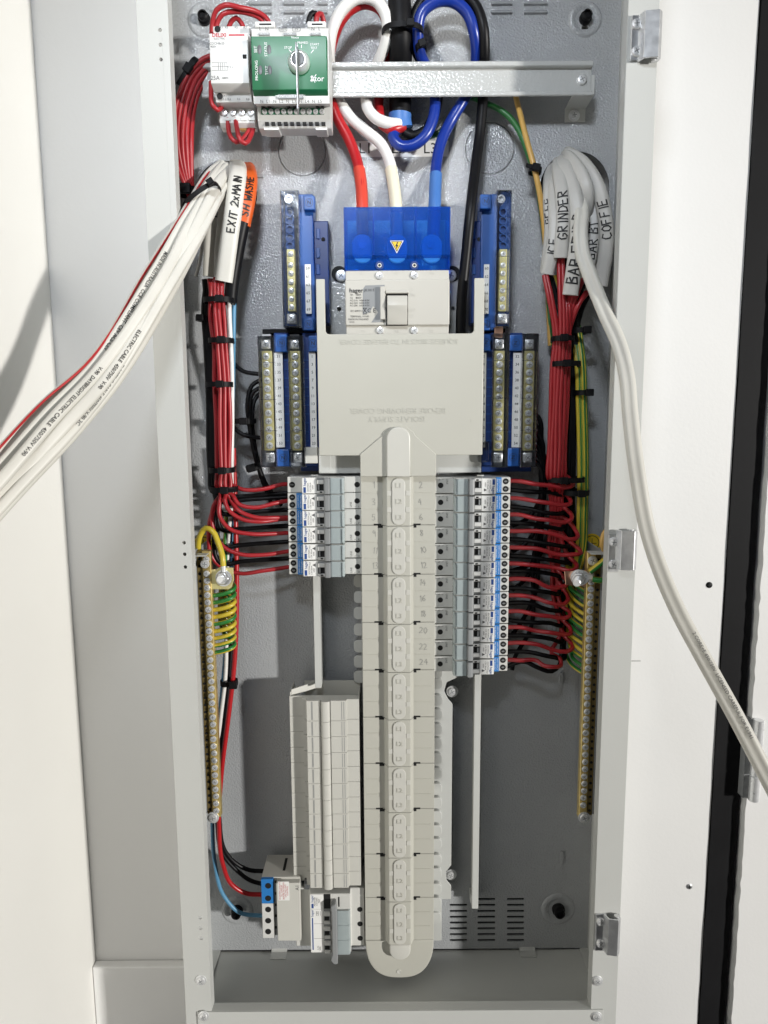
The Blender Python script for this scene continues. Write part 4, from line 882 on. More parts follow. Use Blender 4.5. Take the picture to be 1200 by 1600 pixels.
# ================================================================== neutral bars
ND = (.058, .066, .105)
def bar_screws(parent, pts, y, s=1.0):
    for px, py in pts: screw(parent, px, py, y, TINY, s)
def vbox(mb, a, c, y0, y1, yf, yb, ym=None):          # upright box whose left/right edges are measured at row ym
    ym = ym or (y0 + y1) / 2; x0, x1 = at(a, ym, yf).x, at(c, ym, yf).x
    mb.box(x0, x1, yf, yb, at((a + c) / 2, y1, yf).z, at((a + c) / 2, y0, yf).z); return (x0, x1)
def clear_cover(parent, a, c, y0, y1):
    x0, x1, z0, z1 = rect(a, y0, c, y1, .056); th = .0011; b = MB()
    b.box(x0, x1, .056, .056 + th, z0, z1); b.box(x0, x0 + th, .056 + th, .090, z0, z1); b.box(x1 - th, x1, .056 + th, .090, z0, z1)
    b.box(x0 + th, x1 - th, .056 + th, .085, z1 - th, z1); b.box(x0 + th, x1 - th, .056 + th, .085, z0, z0 + th)
    for f in (.28, .52, .8): b.box(x0 - .0008, x1 + .0008, .0553, .0559, z0 + (z1 - z0) * f, z0 + (z1 - z0) * f + .0007)
    b.build('clear_cover', M['clear'], parent, bevel=.0004)
def square_clamp(parent, px, py, y):
    b = MB(); b.pbox(px - 7, py - 7.5, px + 7, py + 7.5, y, y + .010); o = b.build('clamp', M['steel'], parent, bevel=.001, seg=2)
    screw(o, px, py, y, SCREW, 1.15)
def number_strip(parent, a, c, y0, y1, nums, flip=False):
    b = MB(); x0, x1 = vbox(b, a, c, y0, y1, .0675, .070); o = b.build('number_strip', M['paper'], parent)
    g = MB(); n = len(nums); k = mpp(a, y0, .067)
    for i, t_ in enumerate(nums):
        py = y0 + (y1 - y0) * (i + .5) / n; p = at((a + c) / 2, py, .0673); p.x = (x0 + x1) / 2
        g.map2d(glyphs(str(t_), 6.2 * k), rot(p, 0))
    g.build('lettering', M['ink'], o)
def n_cap(parent, a, b_, c, d, turn=0):
    b = MB(); b.pbox(a, b_, c, d, .063, .075); o = b.build('end_cap', M['blue'], parent, bevel=.0012, seg=2)
    g = MB(); k = mpp(a, b_, .063); p = at((a + c) / 2, (b_ + d) / 2, .0628); g.map2d(glyphs('N', 8.5 * k, 0, .00003), rot(p, turn))
    g.plate(circ(p.x, p.z, 6.2 * k, 24), [list(reversed(circ(p.x, p.z, 5.7 * k, 24)))], p.y, p.y + .0001); g.build('lettering', M['ink'], o)

for s_, lab, nums, xs in ((-1, 'short neutral bar left of the blue shroud', (59, 61, 63, 65, 67, 69), dict(cov=(440, 469), cx=454, base=(470, 491), cap=(474, 305, 492, 328), foot=(488, 514), strip=(477, 486), cap2=(474, 497, 490, 516))),
                          (1, 'short neutral bar right of the blue shroud beside the black power cable', (60, 62, 64, 66, 68, 70), dict(cov=(775, 798), cx=786, base=(751, 774), cap=(750, 303, 768, 326), foot=(737, 752), strip=(756, 764), cap2=(752, 497, 766, 516)))):
    NB = thing('neutral_bar', lab, 'terminal bar', at(xs['cx'], 510, ND[2]), 'short upper neutral bars')
    b = MB(); vbox(b, *xs['base'], 303, 516, .072, .105, 410); b.build('base', M['blue'], NB, bevel=.0012, seg=2)
    b = MB(); vbox(b, *xs['foot'], 345, 505, .080, .106, 420); ft = b.build('foot', M['dblue'], NB, bevel=.001, seg=2)
    fx = sum(xs['foot']) / 2
    for y in (365, 395, 421):
        b = MB(); b.pbox(fx - 7, y - 8, fx - 1, y + 8, .0785, .0805); b.build('clip', M['blue'], ft, bevel=.0005)
    b = MB(); b.lathe(at(fx + 4, 374, .0797), (0, -1, 0), [(.0022, 0), (.0018, .0002)], 14); b.build('hole', M['dark'], ft)
    n_cap(NB, *xs['cap']); n_cap(NB, *xs['cap2'], 180 if s_ > 0 else 0)
    b = MB(); vbox(b, xs['cx'] - 7, xs['cx'] + 7, 305, 512, .078, .104, 410); b.build('carrier', M['blue'], NB, bevel=.0008)
    b = MB(); vbox(b, xs['cx'] - 6, xs['cx'] + 6.5, 389, 486, ND[1], .077, 410); b.build('brass_bar', M['brass'], NB, bevel=.0005)
    for y in (333, 346, 359.5, 372.5, 385):
        b = MB(); b.lathe(at(xs['cx'] - 1, y, .0775), (0, -1, 0), [(.0042, .0), (.0042, .004), (.0034, .004), (.0032, .0005)], 18); b.build('guide_ring', M['blue'], NB)
    b = MB(); b.lathe(at(xs['cx'] - 3, 311, .062), (0, -1, 0), [(.0044, -.01), (.0044, .0005), (.0024, .0005), (.0022, -.002)], 16); b.build('cover_post', M['zinc'], NB)
    bar_screws(NB, [(xs['cx'] + .2 + (i * .25) * (1 if s_ < 0 else -1), y) for i, y in enumerate((397, 414.5, 427.5, 441, 454, 467, 480))], ND[1], .95)
    square_clamp(NB, xs['cx'] + (1 if s_ < 0 else -1), 497.5, .064)
    number_strip(NB, *xs['strip'], 413, 490, nums); clear_cover(NB, *xs['cov'], 297, 511)

ys12 = [557 + 12.65 * i for i in range(12)]
for lab, nums, xs in (
    ('outer long neutral bar on the left, nearest the red wires', [31 + 2 * i for i in range(12)], dict(cov=(405, 431), a=416, c=421.5, strip=(431, 443), base=(430, 453), cap=(430, 522, 448, 550), cap2=(433, 702, 452, 729), rib=(444, 452))),
    ('inner long neutral bar on the left, numbered 1 to 23 against the cover plate', [1 + 2 * i for i in range(12)], dict(cov=(452, 476), a=461, c=464.5, strip=(484, 494), base=(474, 497), cap=(482, 524, 496, 549), cap2=None, rib=(476, 482))),
    ('inner long neutral bar on the right, numbered 2 to 24 against the cover plate', [2 + 2 * i for i in range(12)], dict(cov=(769, 795), a=780.5, c=778.5, strip=(751, 759), base=(750, 770), cap=(753, 522, 767, 548), cap2=None, rib=(760, 768))),
    ('outer long neutral bar on the right, nearest the red wire bundle', [32 + 2 * i for i in range(12)], dict(cov=(815, 840), a=827.5, c=824.5, strip=(801, 813), base=(794, 815), cap=(796, 523, 816, 548), cap2=(793, 700, 811, 729), rib=(794, 800)))):
    NB = thing('neutral_bar', lab, 'terminal bar', at(xs['a'], 728, ND[2]), 'long lower neutral bars')
    b = MB(); vbox(b, *xs['base'], 520, 729, .0745, .105); b.build('base', M['dblue'], NB, bevel=.001)
    b = MB(); am = (xs['a'] + xs['c']) / 2
    vbox(b, am - 7.5, am + 7.5, 522, 728, .078, .105); b.build('carrier', M['carrier'], NB, bevel=.0008)
    b = MB(); vbox(b, am - 8, am + 8, 548, 704, ND[1], .077, 626); b.build('brass_bar', M['brass'], NB, bevel=.0005)
    n_cap(NB, *xs['cap'], 0 if am < 600 else 90)
    if xs['cap2']: n_cap(NB, *xs['cap2'], 0 if am < 600 else 90)
    bar_screws(NB, [(xs['a'] + (xs['c'] - xs['a']) * i / 11, y) for i, y in enumerate(ys12)], ND[1], 1.22)
    d = (xs['c'] - xs['a']) * .12
    square_clamp(NB, xs['a'] - d - .5, 537.5, .064); square_clamp(NB, xs['c'] + d, 715, .064)
    for i in range(10):
        b = MB(); y = 562 + i * 14; b.pbox(*[xs['rib'][0], y, xs['rib'][1], y + 1.6], .0735, .076); b.build('rib', M['blue'], NB)
    number_strip(NB, *xs['strip'], 551, 699, nums); clear_cover(NB, *xs['cov'], 525 if am < 600 else 521, 730)
for a, y0, lab in ((779, 510, 'short copper link joining the upper and lower neutral bars on the right'),):
    b = MB(); b.pbox(a - 6, y0, a + 7, y0 + 17, .063, .068); o = b.build('copper_link', M['copper'], bevel=.0005); props(o, lab, 'link')
b = MB(); b.pbox(410, 514, 495, 521, .085, .104); b.build('mounting_strip', M['black'], CH, bevel=.0005)
b = MB(); b.pbox(752, 514, 790, 519, .085, .104); b.build('mounting_strip', M['black'], CH, bevel=.0005)
b = MB(); b.pbox(470, 729, 500, 736, .085, .105); b.build('mounting_strip', M['dblue'], CH, bevel=.0005)
b = MB(); b.pbox(752, 728, 830, 737, .085, .105); b.build('mounting_strip', M['dblue'], CH, bevel=.0005)
b = MB(); b.pbox(476, 699, 496, 724, .060, .08); b.build('end_block', M['cream2'], CH, bevel=.0005)

# ================================================================== earth bars
YE = .036
def earth_bar(lab, x_top, x_bot, y_top, y_bot, step, side):
    p0 = at(x_top, y_top, YE); p1 = at(x_bot, y_bot, YE)
    E = thing('earth_bar', lab, 'terminal bar', Vector(((p0.x + p1.x) / 2, YB, p1.z)), 'earth bars beside the enclosure walls')
    xc_ = p0.x; w_ = .0046
    b = MB(); b.box(xc_ - w_, xc_ + w_, YE, YE + .009, p1.z - .004, p0.z + .005); b.build('brass_bar', M['midbrass'], E, bevel=.0006)
    sx_ = xc_ + side * .0095
    b = MB(); b.box(min(xc_ + side * (w_ + .0002), sx_ + side * .002), max(xc_ + side * (w_ + .0002), sx_ + side * .002), YE + .003, YE + .013, p1.z - .002, p0.z + .004); b.build('wire_channel', M['shadebrass'], E, bevel=.0006)
    H = (p0.z - p1.z); n = int(round((y_bot - y_top) / step))
    b = MB()
    for i in range(n):
        f = (i + .5) / n; z = p0.z - H * f
        b.cyl((sx_ - side * .001, YE + .0031, z), (0, -1, 0), .0016, .0004, 10)
    b.build('wire_hole', M['dark'], E)
    lip = MB(); lip.box(min(sx_ + side * .002, sx_ + side * .0045), max(sx_ + side * .002, sx_ + side * .0045), YE + .002, YB - .002, p1.z, p0.z + .006); lip.build('mounting_bracket', M['grey'], E, bevel=.0004)
    return E, xc_, p0, p1, n
EL, xe, p0, p1, n = earth_bar('long brass earth bar with screws along the left wall, next to striped wires', 322, 332.5, 868, 1272, 11.35, -1)
for i in range(n):
    f = (i + .5) / n; y = 868 + 404 * f
    if y > 1268: continue
    z = at(327, y, YE).z
    if i < 4 and i % 2 == 1 and i < 3: continue
    o = bpy.data.objects.new('screw', TINY); C.objects.link(o); o.parent = EL; o.location = Vector((xe + random.uniform(-.0003, .0003), YE, z)) - ORG[EL.name]; o.rotation_euler[1] = random.uniform(0, 3); o.scale = (1.14, 1.14, 1.14); o.location.y += random.uniform(-.0008, .0004); o.rotation_euler[0] = random.uniform(-.15, .15); o.rotation_euler[2] = random.uniform(-.15, .15)
screw(EL, 333, 1277, YE, SCREWW, 1.1); screw(EL, 320.5, 881, YE - .001, SCREW, 1.3)
b = MB(); b.plate([(at(x, y, YE + .001).x, at(x, y, YE + .001).z) for x, y in ((326, 890), (338, 890), (342, 887), (364, 887), (365, 906), (362, 918), (357, 921), (326, 921))], [], YE + .0012, YE + .0035); b.build('stud_plate', M['brass'], EL, bevel=.0004)
b = MB(); b.box(at(301, 868, .03).x, at(324, 868, .03).x, .022, .036, at(310, 869.5, .022).z, at(310, 868, .022).z); b.build('bracket', M['paint'], EL)
def stud(parent, px, py, y, L_, tilt):
    p = at(px, py, y); a = Vector(tilt).normalized(); b = MB(); b.lathe(p, a, [(.0092, 0), (.0092, .0015)], 20); w_ = b.build('stud_washer', M['zinc'], parent)
    b = MB(); b.lathe(p + a * .0015, a, [(.0078, 0), (.0078, .0048), (.0066, .006)], 6, ph=.3); b.build('nut', M['zinc'], parent, bevel=.0004)
    b = MB(); prf = []
    for i in range(16): prf += [(.0040, .006 + i * L_ / 16), (.0035, .006 + (i + .5) * L_ / 16)]
    b.lathe(p + a * .0005, a, prf, 16); b.build('threaded_stud', M['steel'], parent, smooth=20)
stud(EL, 350, 903, YE, .007, (-.12, -1, .1))
ER, xe2, p0, p1, n = earth_bar('long brass earth bar with screws along the right wall, next to a copper plate', 924.5, 912, 870, 1274, 11.35, 1)
for i in range(n):
    f = (i + .5) / n; y = 870 + 404 * f
    if y > 1266 : continue
    z = at(918, y, YE).z
    if i == 1: continue
    o = bpy.data.objects.new('screw', TINY); C.objects.link(o); o.parent = ER; o.location = Vector((xe2 + random.uniform(-.0003, .0003), YE, z)) - ORG[ER.name]; o.rotation_euler[1] = random.uniform(0, 3); o.scale = (1.14, 1.14, 1.14); o.location.y += random.uniform(-.0008, .0004); o.rotation_euler[0] = random.uniform(-.15, .15); o.rotation_euler[2] = random.uniform(-.15, .15)
screw(ER, 912.5, 1277, YE, SCREWW, 1.1); screw(ER, 925.5, 876, YE - .001, SCREW, 1.4)
b = MB(); b.plate([(at(x, y, YE + .001).x, at(x, y, YE + .001).z) for x, y in ((882, 893), (930, 891), (930, 914), (915, 917), (884, 914))], [], YE + .0012, YE + .0035); b.build('stud_plate', M['copper'], ER, bevel=.0004)
b = MB(); b.box(at(920, 868, .03).x, at(946, 868, .03).x, .020, .036, at(935, 866.5, .02).z, at(935, 865, .02).z); b.build('bracket', M['paint'], ER)
stud(ER, 905, 902, YE - .001, .014, (-.42, -1, -.12))
b = MB(); b.pbox(908, 898, 926, 906, YE - .006, YE - .0045); b.lathe(at(909, 902, YE - .0045), (0, -1, 0), [(.008, 0), (.008, .0014)], 18); b.build('cable_lug', M['steel'], ER, bevel=.0003)

# ================================================================== L1 L2 L3 sticker
b = MB(); x0, x1, z0, z1 = rect(553, 220, 701, 245, YB - .0003); b.box(x0, x1, YB - .0004, YB - .0001, z0, z1); ST = b.build('phase_sticker', M['paper']); props(ST, 'white paper strip printed L1 L2 L3 stuck on the back sheet', 'label')
g = MB(); k = mpp(600, 232, YB)
for t_, x in (('L1', 571), ('L2', 622), ('L3', 672)): g.map2d(glyphs(t_, 22 * k), rot(at(x, 232.5, YB - .0005), 0))
g.build('lettering', M['ink'], ST)

# ================================================================== wires and cables
def wire(name, label, cat, pts, r, material, group=None, n=10, oval=None, parts=None, step=.004, ph=0.0):
    pt = path(pts, step) if not isinstance(pts, tuple) else pts
    b = MB(); b.tube(pt, r, n, 0, oval, ph); o = b.build(name, material, smooth=70, recalc=False); props(o, label, cat, group); return o, pt
def tie(label, px, py, wpx, y, dpt=.010, ang=0, hpx=7, hside=.3, flip=1, tail=0):
    c = at(px, py, y); k = mpp(px, py, y); a = wpx * k / 2; h = hpx * k / 2; th = .0012; n = 28
    t = thing('cable_tie', label, 'cable tie', c)
    ax = Vector((math.sin(R(ang)), 0, math.cos(R(ang)))); sd = Vector((math.cos(R(ang)), 0, -math.sin(R(ang)))); fw = Vector((0, 1, 0))
    vs = []; fs = []
    for i in range(n):
        q_ = 2 * math.pi * i / n; ca, sa = math.cos(q_), math.sin(q_)
        ca = math.copysign(abs(ca) ** .8, ca); sa = math.copysign(abs(sa) ** .8, sa)
        for rr, hh in ((0, h), (th, h), (th, -h), (0, -h)): vs.append(c + sd * ((a + rr) * ca) + fw * ((dpt + rr) * sa) + ax * hh)
    for i in range(n):
        j = (i + 1) % n
        for q_ in range(4): fs.append((i * 4 + q_, i * 4 + (q_ + 1) % 4, j * 4 + (q_ + 1) % 4, j * 4 + q_))
    b = MB(); b.add(vs, fs); b.build('strap', M['black'], t, smooth=35)
    hc = c + sd * (a * hside * 2 - a * .0) * .5 * 1.0 + fw * (-dpt - .0022)
    b = MB(); hw = h * 1.5
    vs = [hc + sd * (s1 * hw) + fw * s2 * .0026 + ax * (s3 * h * 1.35) for s1 in (-1, 1) for s2 in (-1, 1) for s3 in (-1, 1)]
    b.add(vs, [(0, 1, 3, 2), (4, 6, 7, 5), (0, 4, 5, 1), (2, 3, 7, 6), (0, 2, 6, 4), (1, 5, 7, 3)]); b.build('head', M['black'], t, bevel=.0006)
    if tail:
        b = MB(); tt = hc + sd * (hw * flip); vs = [tt + sd * (s1 * tail * .5 * k * flip + tail * .5 * k * flip) + fw * (s2 * .0008) + ax * s3 * h * .7 for s1 in (-1, 1) for s2 in (-1, 1) for s3 in (-1, 1)]
        b.add(vs, [(0, 1, 3, 2), (4, 6, 7, 5), (0, 4, 5, 1), (2, 3, 7, 6), (0, 2, 6, 4), (1, 5, 7, 3)]); b.build('tail', M['black'], t)
    return t
# ---- supply cables
wire('supply_cable', 'thick black sheathed supply cable coming down behind the rail', 'cable', [(622, -60, .070), (624, 0, .070), (626, 60, .072), (626, 120, .092), (625, 190, .094)], .0118, M['black'], n=18)
b = MB(); b.tube(path([(625, 178, .092), (625, 190, .0925), (628, 203, .093)]), .0122, 14, 0, None); o = b.build('sleeve_end', M['blueheat'], smooth=60); props(o, 'cut blue sleeve end on the black supply cable above the L2 print', 'sleeve')
def power(name, label, pts, r, mt, heat, heat_pts):
    t = thing(name, label, 'cable', at(*pts[-1])); pt = path(pts); b = MB(); b.tube(pt, r, 16); b.build('sheath', mt, t, smooth=70, recalc=False)
    if heat: b = MB(); b.tube(path(heat_pts), r * 1.13, 16); b.build('heatshrink', heat, t, smooth=70, recalc=False)
    return t
power('power_cable', 'white power cable looping behind the rail to the middle of the blue shroud', [(624, 194, .085), (605, 192, .078), (588, 185, .075), (576, 172, .078), (572, 154, .086), (582, 115, .092), (596, 85, .080), (605, 55, .070), (602, 22, .066), (586, 0, .064), (562, -4, .062), (537, 12, .062), (521, 42, .066), (515, 75, .075), (517, 115, .092), (528, 152, .088), (546, 182, .086), (572, 205, .084), (596, 226, .082), (608, 250, .078), (615, 285, .070), (619, 325, .062), (620, 385, .058)], .0058, M['whitew'], M['creamheat'], [(611, 264, .0755), (615, 288, .0693), (619, 325, .062), (620, 385, .058)])
power('power_cable', 'red power cable looping behind the rail to the left of the blue shroud', [(630, 197, .088), (612, 202, .082), (598, 194, .086), (592, 175, .094), (594, 130, .098), (604, 85, .092), (607, 45, .082), (596, 16, .078), (572, 5, .074), (548, 14, .072), (530, 36, .072), (520, 62, .078), (512, 110, .092), (516, 152, .086), (528, 186, .086), (544, 215, .084), (556, 245, .080), (563, 275, .072), (566, 322, .060), (566, 385, .056)], .0056, M['redthick'], M['redheat'], [(561, 264, .0755), (564, 285, .0700), (566, 322, .060), (566, 385, .056)])
power('power_cable', 'blue power cable looping behind the rail to the right of the blue shroud', [(618, 203, .086), (614, 214, .082), (624, 227, .080), (645, 227, .080), (664, 213, .080), (676, 188, .082), (680, 156, .086), (672, 115, .094), (657, 85, .078), (653, 52, .068), (659, 20, .064), (680, 3, .063), (706, 2, .064), (728, 18, .066), (741, 52, .070), (744, 90, .082), (740, 125, .094), (722, 160, .086), (704, 190, .086), (690, 220, .082), (682, 255, .076), (680, 290, .068), (679, 325, .060), (676, 385, .056)], .0058, M['bluew'], M['blueheat'], [(681, 272, .0720), (680, 295, .0672), (679, 325, .060), (676, 385, .056)])
power('power_cable', 'black power cable running down the right side of the blue shroud', [(632, 207, .092), (645, 213, .090), (664, 205, .086), (678, 180, .088), (684, 150, .094), (668, 110, .098), (650, 78, .084), (645, 44, .076), (656, 8, .072), (684, -14, .070), (716, -14, .070), (742, 8, .068), (755, 45, .068), (757, 90, .078), (756, 125, .094), (754, 160, .086), (749, 215, .082), (742, 270, .070), (735, 330, .056), (728, 400, .058), (722, 460, .062), (719, 540, .072)], .0056, M['blackw'], None, None)
tie('shiny black strap round the thick black supply cable and the loops', 629, 54, 62, .072, .020, 0, 8, .35)
tie('small black tie on the blue loop near the top', 657, 76, 14, .074, .008, -20, 8, .3)
# earth tails at the top
wire('earth_wire', 'green earth wire arching from the supply cable past the L3 print', 'wire', [(636, 212, .100), (665, 214, .100), (690, 205, .098), (706, 188, .096), (718, 160, .098), (735, 152, .099), (756, 160, .094), (782, 172, .090), (802, 190, .086), (816, 215, .082), (827, 245, .080), (836, 270, .078), (845, 320, .080), (852, 380, .088), (857, 460, .092), (862, 540, .094)], .0032, M['grn'])
wire('earth_wire', 'yellow orange wire running down from the rail past the small tie', 'wire', [(804, 120, .098), (806, 150, .094), (812, 175, .086), (822, 215, .078), (833, 255, .073), (840, 285, .073), (848, 335, .078), (853, 390, .085), (856, 450, .092), (860, 540, .094)], .0030, M['peach'])
tie('small black tie joining the green and yellow wires right of the rail knockout', 836, 267, 16, .077, .008, 12, 8, -.2, -1, 10)
# ---- wires at the contactor
GT = 'red control wires looped beside the contactor'
for i, (lab, pts) in enumerate((
    ('outermost red control wire looped left of the contactor', [(345, 84, .070), (318, 92, .066), (297, 112, .062), (281, 145, .058), (272, 185, .056), (271, 225, .056), (278, 262, .060), (292, 296, .066), (305, 330, .08)]),
    ('second red control wire from the outside, left of the contactor', [(345, 88, .074), (322, 97, .070), (303, 115, .066), (288, 146, .062), (279, 185, .060), (278, 225, .060), (284, 262, .064), (294, 296, .069), (306, 332, .085)]),
    ('third red control wire from the outside, left of the contactor', [(345, 92, .078), (322, 105, .072), (306, 124, .068), (295, 152, .064), (287, 188, .061), (285, 228, .061), (289, 264, .065), (297, 298, .070), (308, 332, .088)]),
    ('fourth red control wire from the outside, left of the contactor', [(345, 96, .082), (326, 110, .076), (309, 132, .071), (299, 158, .068), (293, 192, .064), (292, 230, .063), (294, 266, .067), (299, 298, .071), (309, 332, .09)]),
    ('innermost red control wire looped left of the contactor', [(345, 100, .086), (328, 116, .080), (313, 138, .076), (304, 165, .074), (300, 195, .070), (299, 232, .067), (299, 268, .069), (301, 300, .073), (310, 332, .092)]))):
    wire('red_wire', lab, 'wire', pts, .0026, M['red'], GT)
wire('black_wire', 'black control wire inside the red loop left of the contactor', 'wire', [(345, 108, .090), (322, 120, .082), (306, 140, .074), (302, 170, .074), (297, 200, .070), (295, 240, .068), (297, 300, .076)], .0024, M['blackw'])
tie('black tie sticking out left of the contactor round the red loop', 303, 108, 28, .070, .010, -55, 9, -.6, -1, 22)
tie('black tie at the lower end of the red control loop', 293, 300, 26, .069, .010, 0, 11, .1)
for lab, pts in (('outer red wire arching over the top of the contactor', [(331, 62, .050), (332, 35, .046), (338, 16, .042), (352, 8, .040), (375, 12, .044), (400, 18, .052), (415, 27, .056), (423, 40, .058)]), ('inner red wire arching over the top of the contactor', [(337, 52, .050), (340, 34, .048), (348, 22, .046), (366, 18, .048), (392, 22, .054), (408, 30, .058), (414, 42, .060)]), ('short red wire hump behind the top of the contactor', [(356, 48, .060), (361, 34, .058), (369, 28, .058), (377, 36, .060), (382, 48, .062)])):
    wire('red_wire', lab, 'wire', pts, .0024, M['red'], 'red wires over the contactor')
for lab, pts, mt in (('black tail at the top right of the test module', [(482, 36, .05), (486, 22, .05), (492, 20, .052), (494, 36, .056)], 'blackw'), ('red tail at the top right of the test module', [(494, 36, .05), (496, 24, .05), (502, 22, .054), (506, 36, .058)], 'red')):
    wire(mt[:5].rstrip('w') + '_wire', lab, 'wire', pts, .0026, M[mt])
for lab, pts in (('left red jumper hanging under the contactor', [(356, 185, .052), (357, 202, .050), (361, 215, .048), (369, 222, .048), (378, 218, .052), (388, 206, .056), (394, 190, .060)]), ('right red jumper hanging under the contactor', [(368, 186, .052), (371, 204, .046), (376, 220, .044), (383, 224, .046), (391, 214, .052), (396, 200, .058), (398, 188, .062)]), ('red wire hugging the left side of the contactor', [(330, 128, .045), (330, 150, .042), (332, 164, .040), (340, 172, .042), (347, 166, .048)])):
    wire('red_wire', lab, 'wire', pts, .0024, M['red'], 'red jumpers under the contactor')
b = MB(); b.pbox(374, 194, 388, 202, .056, .064); o = b.build('wire_marker', M['peach'], bevel=.0008); props(o, 'small yellow marker clip under the contactor', 'clip')
# ---- left: white sheathed cables leaving to the left
LC = [(356, 262, .112), (338, 283, .062), (305, 342, .012), (252, 436, -.035), (152, 590, -.085), (95, 651, -.115), (0, 757, -.155), (-120, 885, -.20)]
LW = [13, 15, 19, 23, 27, 30, 33, 38]
lcabs = []
def lcable(off, dy, seed):
    rd = random.Random(seed); pts = []
    for (x, y, Y), w_ in zip(LC, LW):
        j = LC.index((x, y, Y)); a, c_ = LC[max(j - 1, 0)], LC[min(j + 1, len(LC) - 1)]
        tx, ty = c_[0] - a[0], c_[1] - a[1]; l = math.hypot(tx, ty); nx, ny = ty / l, -tx / l
        if nx > 0: nx, ny = -nx, -ny       # towards the upper left
        o_ = off * w_ + rd.uniform(-1, 1) * w_ * .13
        pts.append((x + nx * o_, y + ny * o_, Y + dy * 2.2 + rd.uniform(-.005, .005)))
    return pts
spec = [(.92, .000, 1), (.60, -.004, 2), (.36, .002, 4), (.10, -.007, 5), (-.14, .000, 6), (-.36, -.005, 7), (-.58, .001, 8), (-.80, -.004, 9), (-.98, .003, 10)]
names = ['uppermost', 'second', 'third', 'fourth', 'middle', 'sixth', 'seventh', 'eighth', 'lowest']
printed = {1: 'MADE IN AUSTRALIA  CCE COMPLIANT  CEV ACS CEV', 3: 'V-90  DAYBRIGHT ELECTRIC CABLE  450/750V V-90', 5: 'ELECTRIC CABLE  450/750V  V-90', 7: 'ELECTRIC CABLE 450/750V V-90 2C'}
for i, (off, dy, sd) in enumerate(spec):
    lab = '%s white cable of the bundle leaving left' % names[i] if i in (0, 4, 8) else '%s white cable from the top of the bundle leaving left' % names[i]
    if i in printed: lab += ', printed in black'
    pts = lcable(off, dy, sd); pt = path(pts, .006); ov = ((.0049, .0036), (.0044, .0034), (.0052, .0036))[i % 3]
    t = thing('sheathed_cable', lab, 'cable', pt[0][-1], 'white sheathed cables leaving to the left')
    b = MB(); b.tube(pt, 0, 20, 0, ov, 0, .16); b.build('sheath', M['tps'], t, smooth=80, recalc=False)
    if i in printed:
        g = MB(); L_ = path_len(pt)
        for tx, l0 in ((printed[i], .27 if i in (1, 5) else .50), ):
            for kq, word in enumerate((printed[i],)):
                g.map2d(glyphs(word, .0047, 0, .00004), along(pt, .20 + (.05, .17, .10, .14)[(i - 1) // 2], ov, 1))
        g.build('lettering', M['ink'], t)
for off, lab in ((1.12, 'thin red striped wire along the upper edge of the left cable bundle'),):
    wire('red_wire', lab, 'wire', lcable(off, -.003, 1), .0010, M['redthick'])
tie('black tie round the white cable bundle below the left cable hole', 316, 309, 62, .030, .018, -34, 7, .8, 1, 0)
# ---- left: cables that end in the board
def ended(name, lab, pts, ov, mt, text=None, l0=0, size=.012, group=None, stroke=.0016, lat=0, tmat='ink'):
    pt = path(pts, .003); t = thing(name, lab, 'cable', pt[0][-1], group); b = MB(); b.tube(pt, 0, 24, 0, ov, 0, .10); b.build('sheath', mt, t, smooth=80, recalc=False)
    if text: g = MB(); g.map2d(hand(text, size, stroke), along(pt, l0, ov, -1, lat)); g.build('handwriting', M[tmat], t)
    return t, pt
GS = 'sheathed cables ending on the left of the board'
ended('sheathed_cable', 'short white cable end with black writing, left of the EXIT cable', [(346, 262, .112), (338, 290, .075), (332, 335, .066), (328, 380, .064), (326, 432, .066)], (.0062, .0042), M['tps'], 'EXIT', .070, .0105, GS)
ended('sheathed_cable', 'slim grey white cable between two labelled cables under the left hole', [(353, 258, .112), (352, 290, .066), (347, 350, .060), (342, 400, .062), (341, 432, .066)], (.0052, .004), M['tpsgrey'], None, 0, 0, GS)
ended('sheathed_cable', 'wide white cable handwritten EXIT 2xMAIN', [(371, 256, .114), (371, 280, .064), (366, 320, .054), (359, 370, .054), (350, 440, .058)], (.0092, .0050), M['tps'], 'EXIT 2xMAIN', .090, .0078, GS, .0014)
t, pt = ended('sheathed_cable', 'orange cable handwritten SH WASHER running into a black sleeve', [(387, 262, .114), (390, 288, .072), (386, 318, .062), (379, 352, .062)], (.0082, .0066), M['orange'], 'SH WASHE', .070, .0072, GS, .0013)
b = MB(); b.tube(path([(380, 348, .0618), (375, 372, .062), (368, 410, .064), (362, 450, .066), (360, 476, .068)]), .0072, 16); b.build('sleeve', M['blackw'], t, smooth=70, recalc=False)
wire('black_wire', 'bare grey wire strand left of the labelled cable ends', 'wire', [(322, 300, .075), (318, 360, .072), (312, 410, .072), (306, 432, .074)], .0018, M['tpsgrey'])
# red bundle on the left
RL = [(-9.5, .002), (-3.2, -.003), (3.2, -.003), (9.5, .001), (-6, .006), (1, .006), (7, .006)]
rt = [(331, 436), (336, 434), (341, 438), (345, 436), (327, 436), (333, 438), (348, 438)]
ends = [[(356, 757, .070), (380, 765, .066), (412, 764, .066), (440, 757, .072), (458, 756, .078)],
        [(362, 772, .058), (372, 787, .056), (398, 793, .058), (430, 786, .064), (458, 781, .078)],
        [(360, 780, .060), (372, 797, .052), (398, 808, .054), (428, 809, .062), (458, 808, .078)],
        [(352, 775, .056), (356, 795, .050), (378, 811, .052), (410, 815, .056), (432, 812, .066), (458, 810, .08)],
        [(344, 780, .056), (343, 806, .052), (360, 827, .052), (390, 834, .056), (425, 834, .066), (458, 832, .078)],
        [(334, 790, .062), (334, 830, .060), (350, 855, .058), (376, 866, .058), (410, 867, .064), (458, 860, .078)],
        [(332, 800, .066), (326, 840, .068), (330, 868, .070), (345, 886, .072), (375, 896, .070), (410, 892, .068), (458, 885, .078)]]
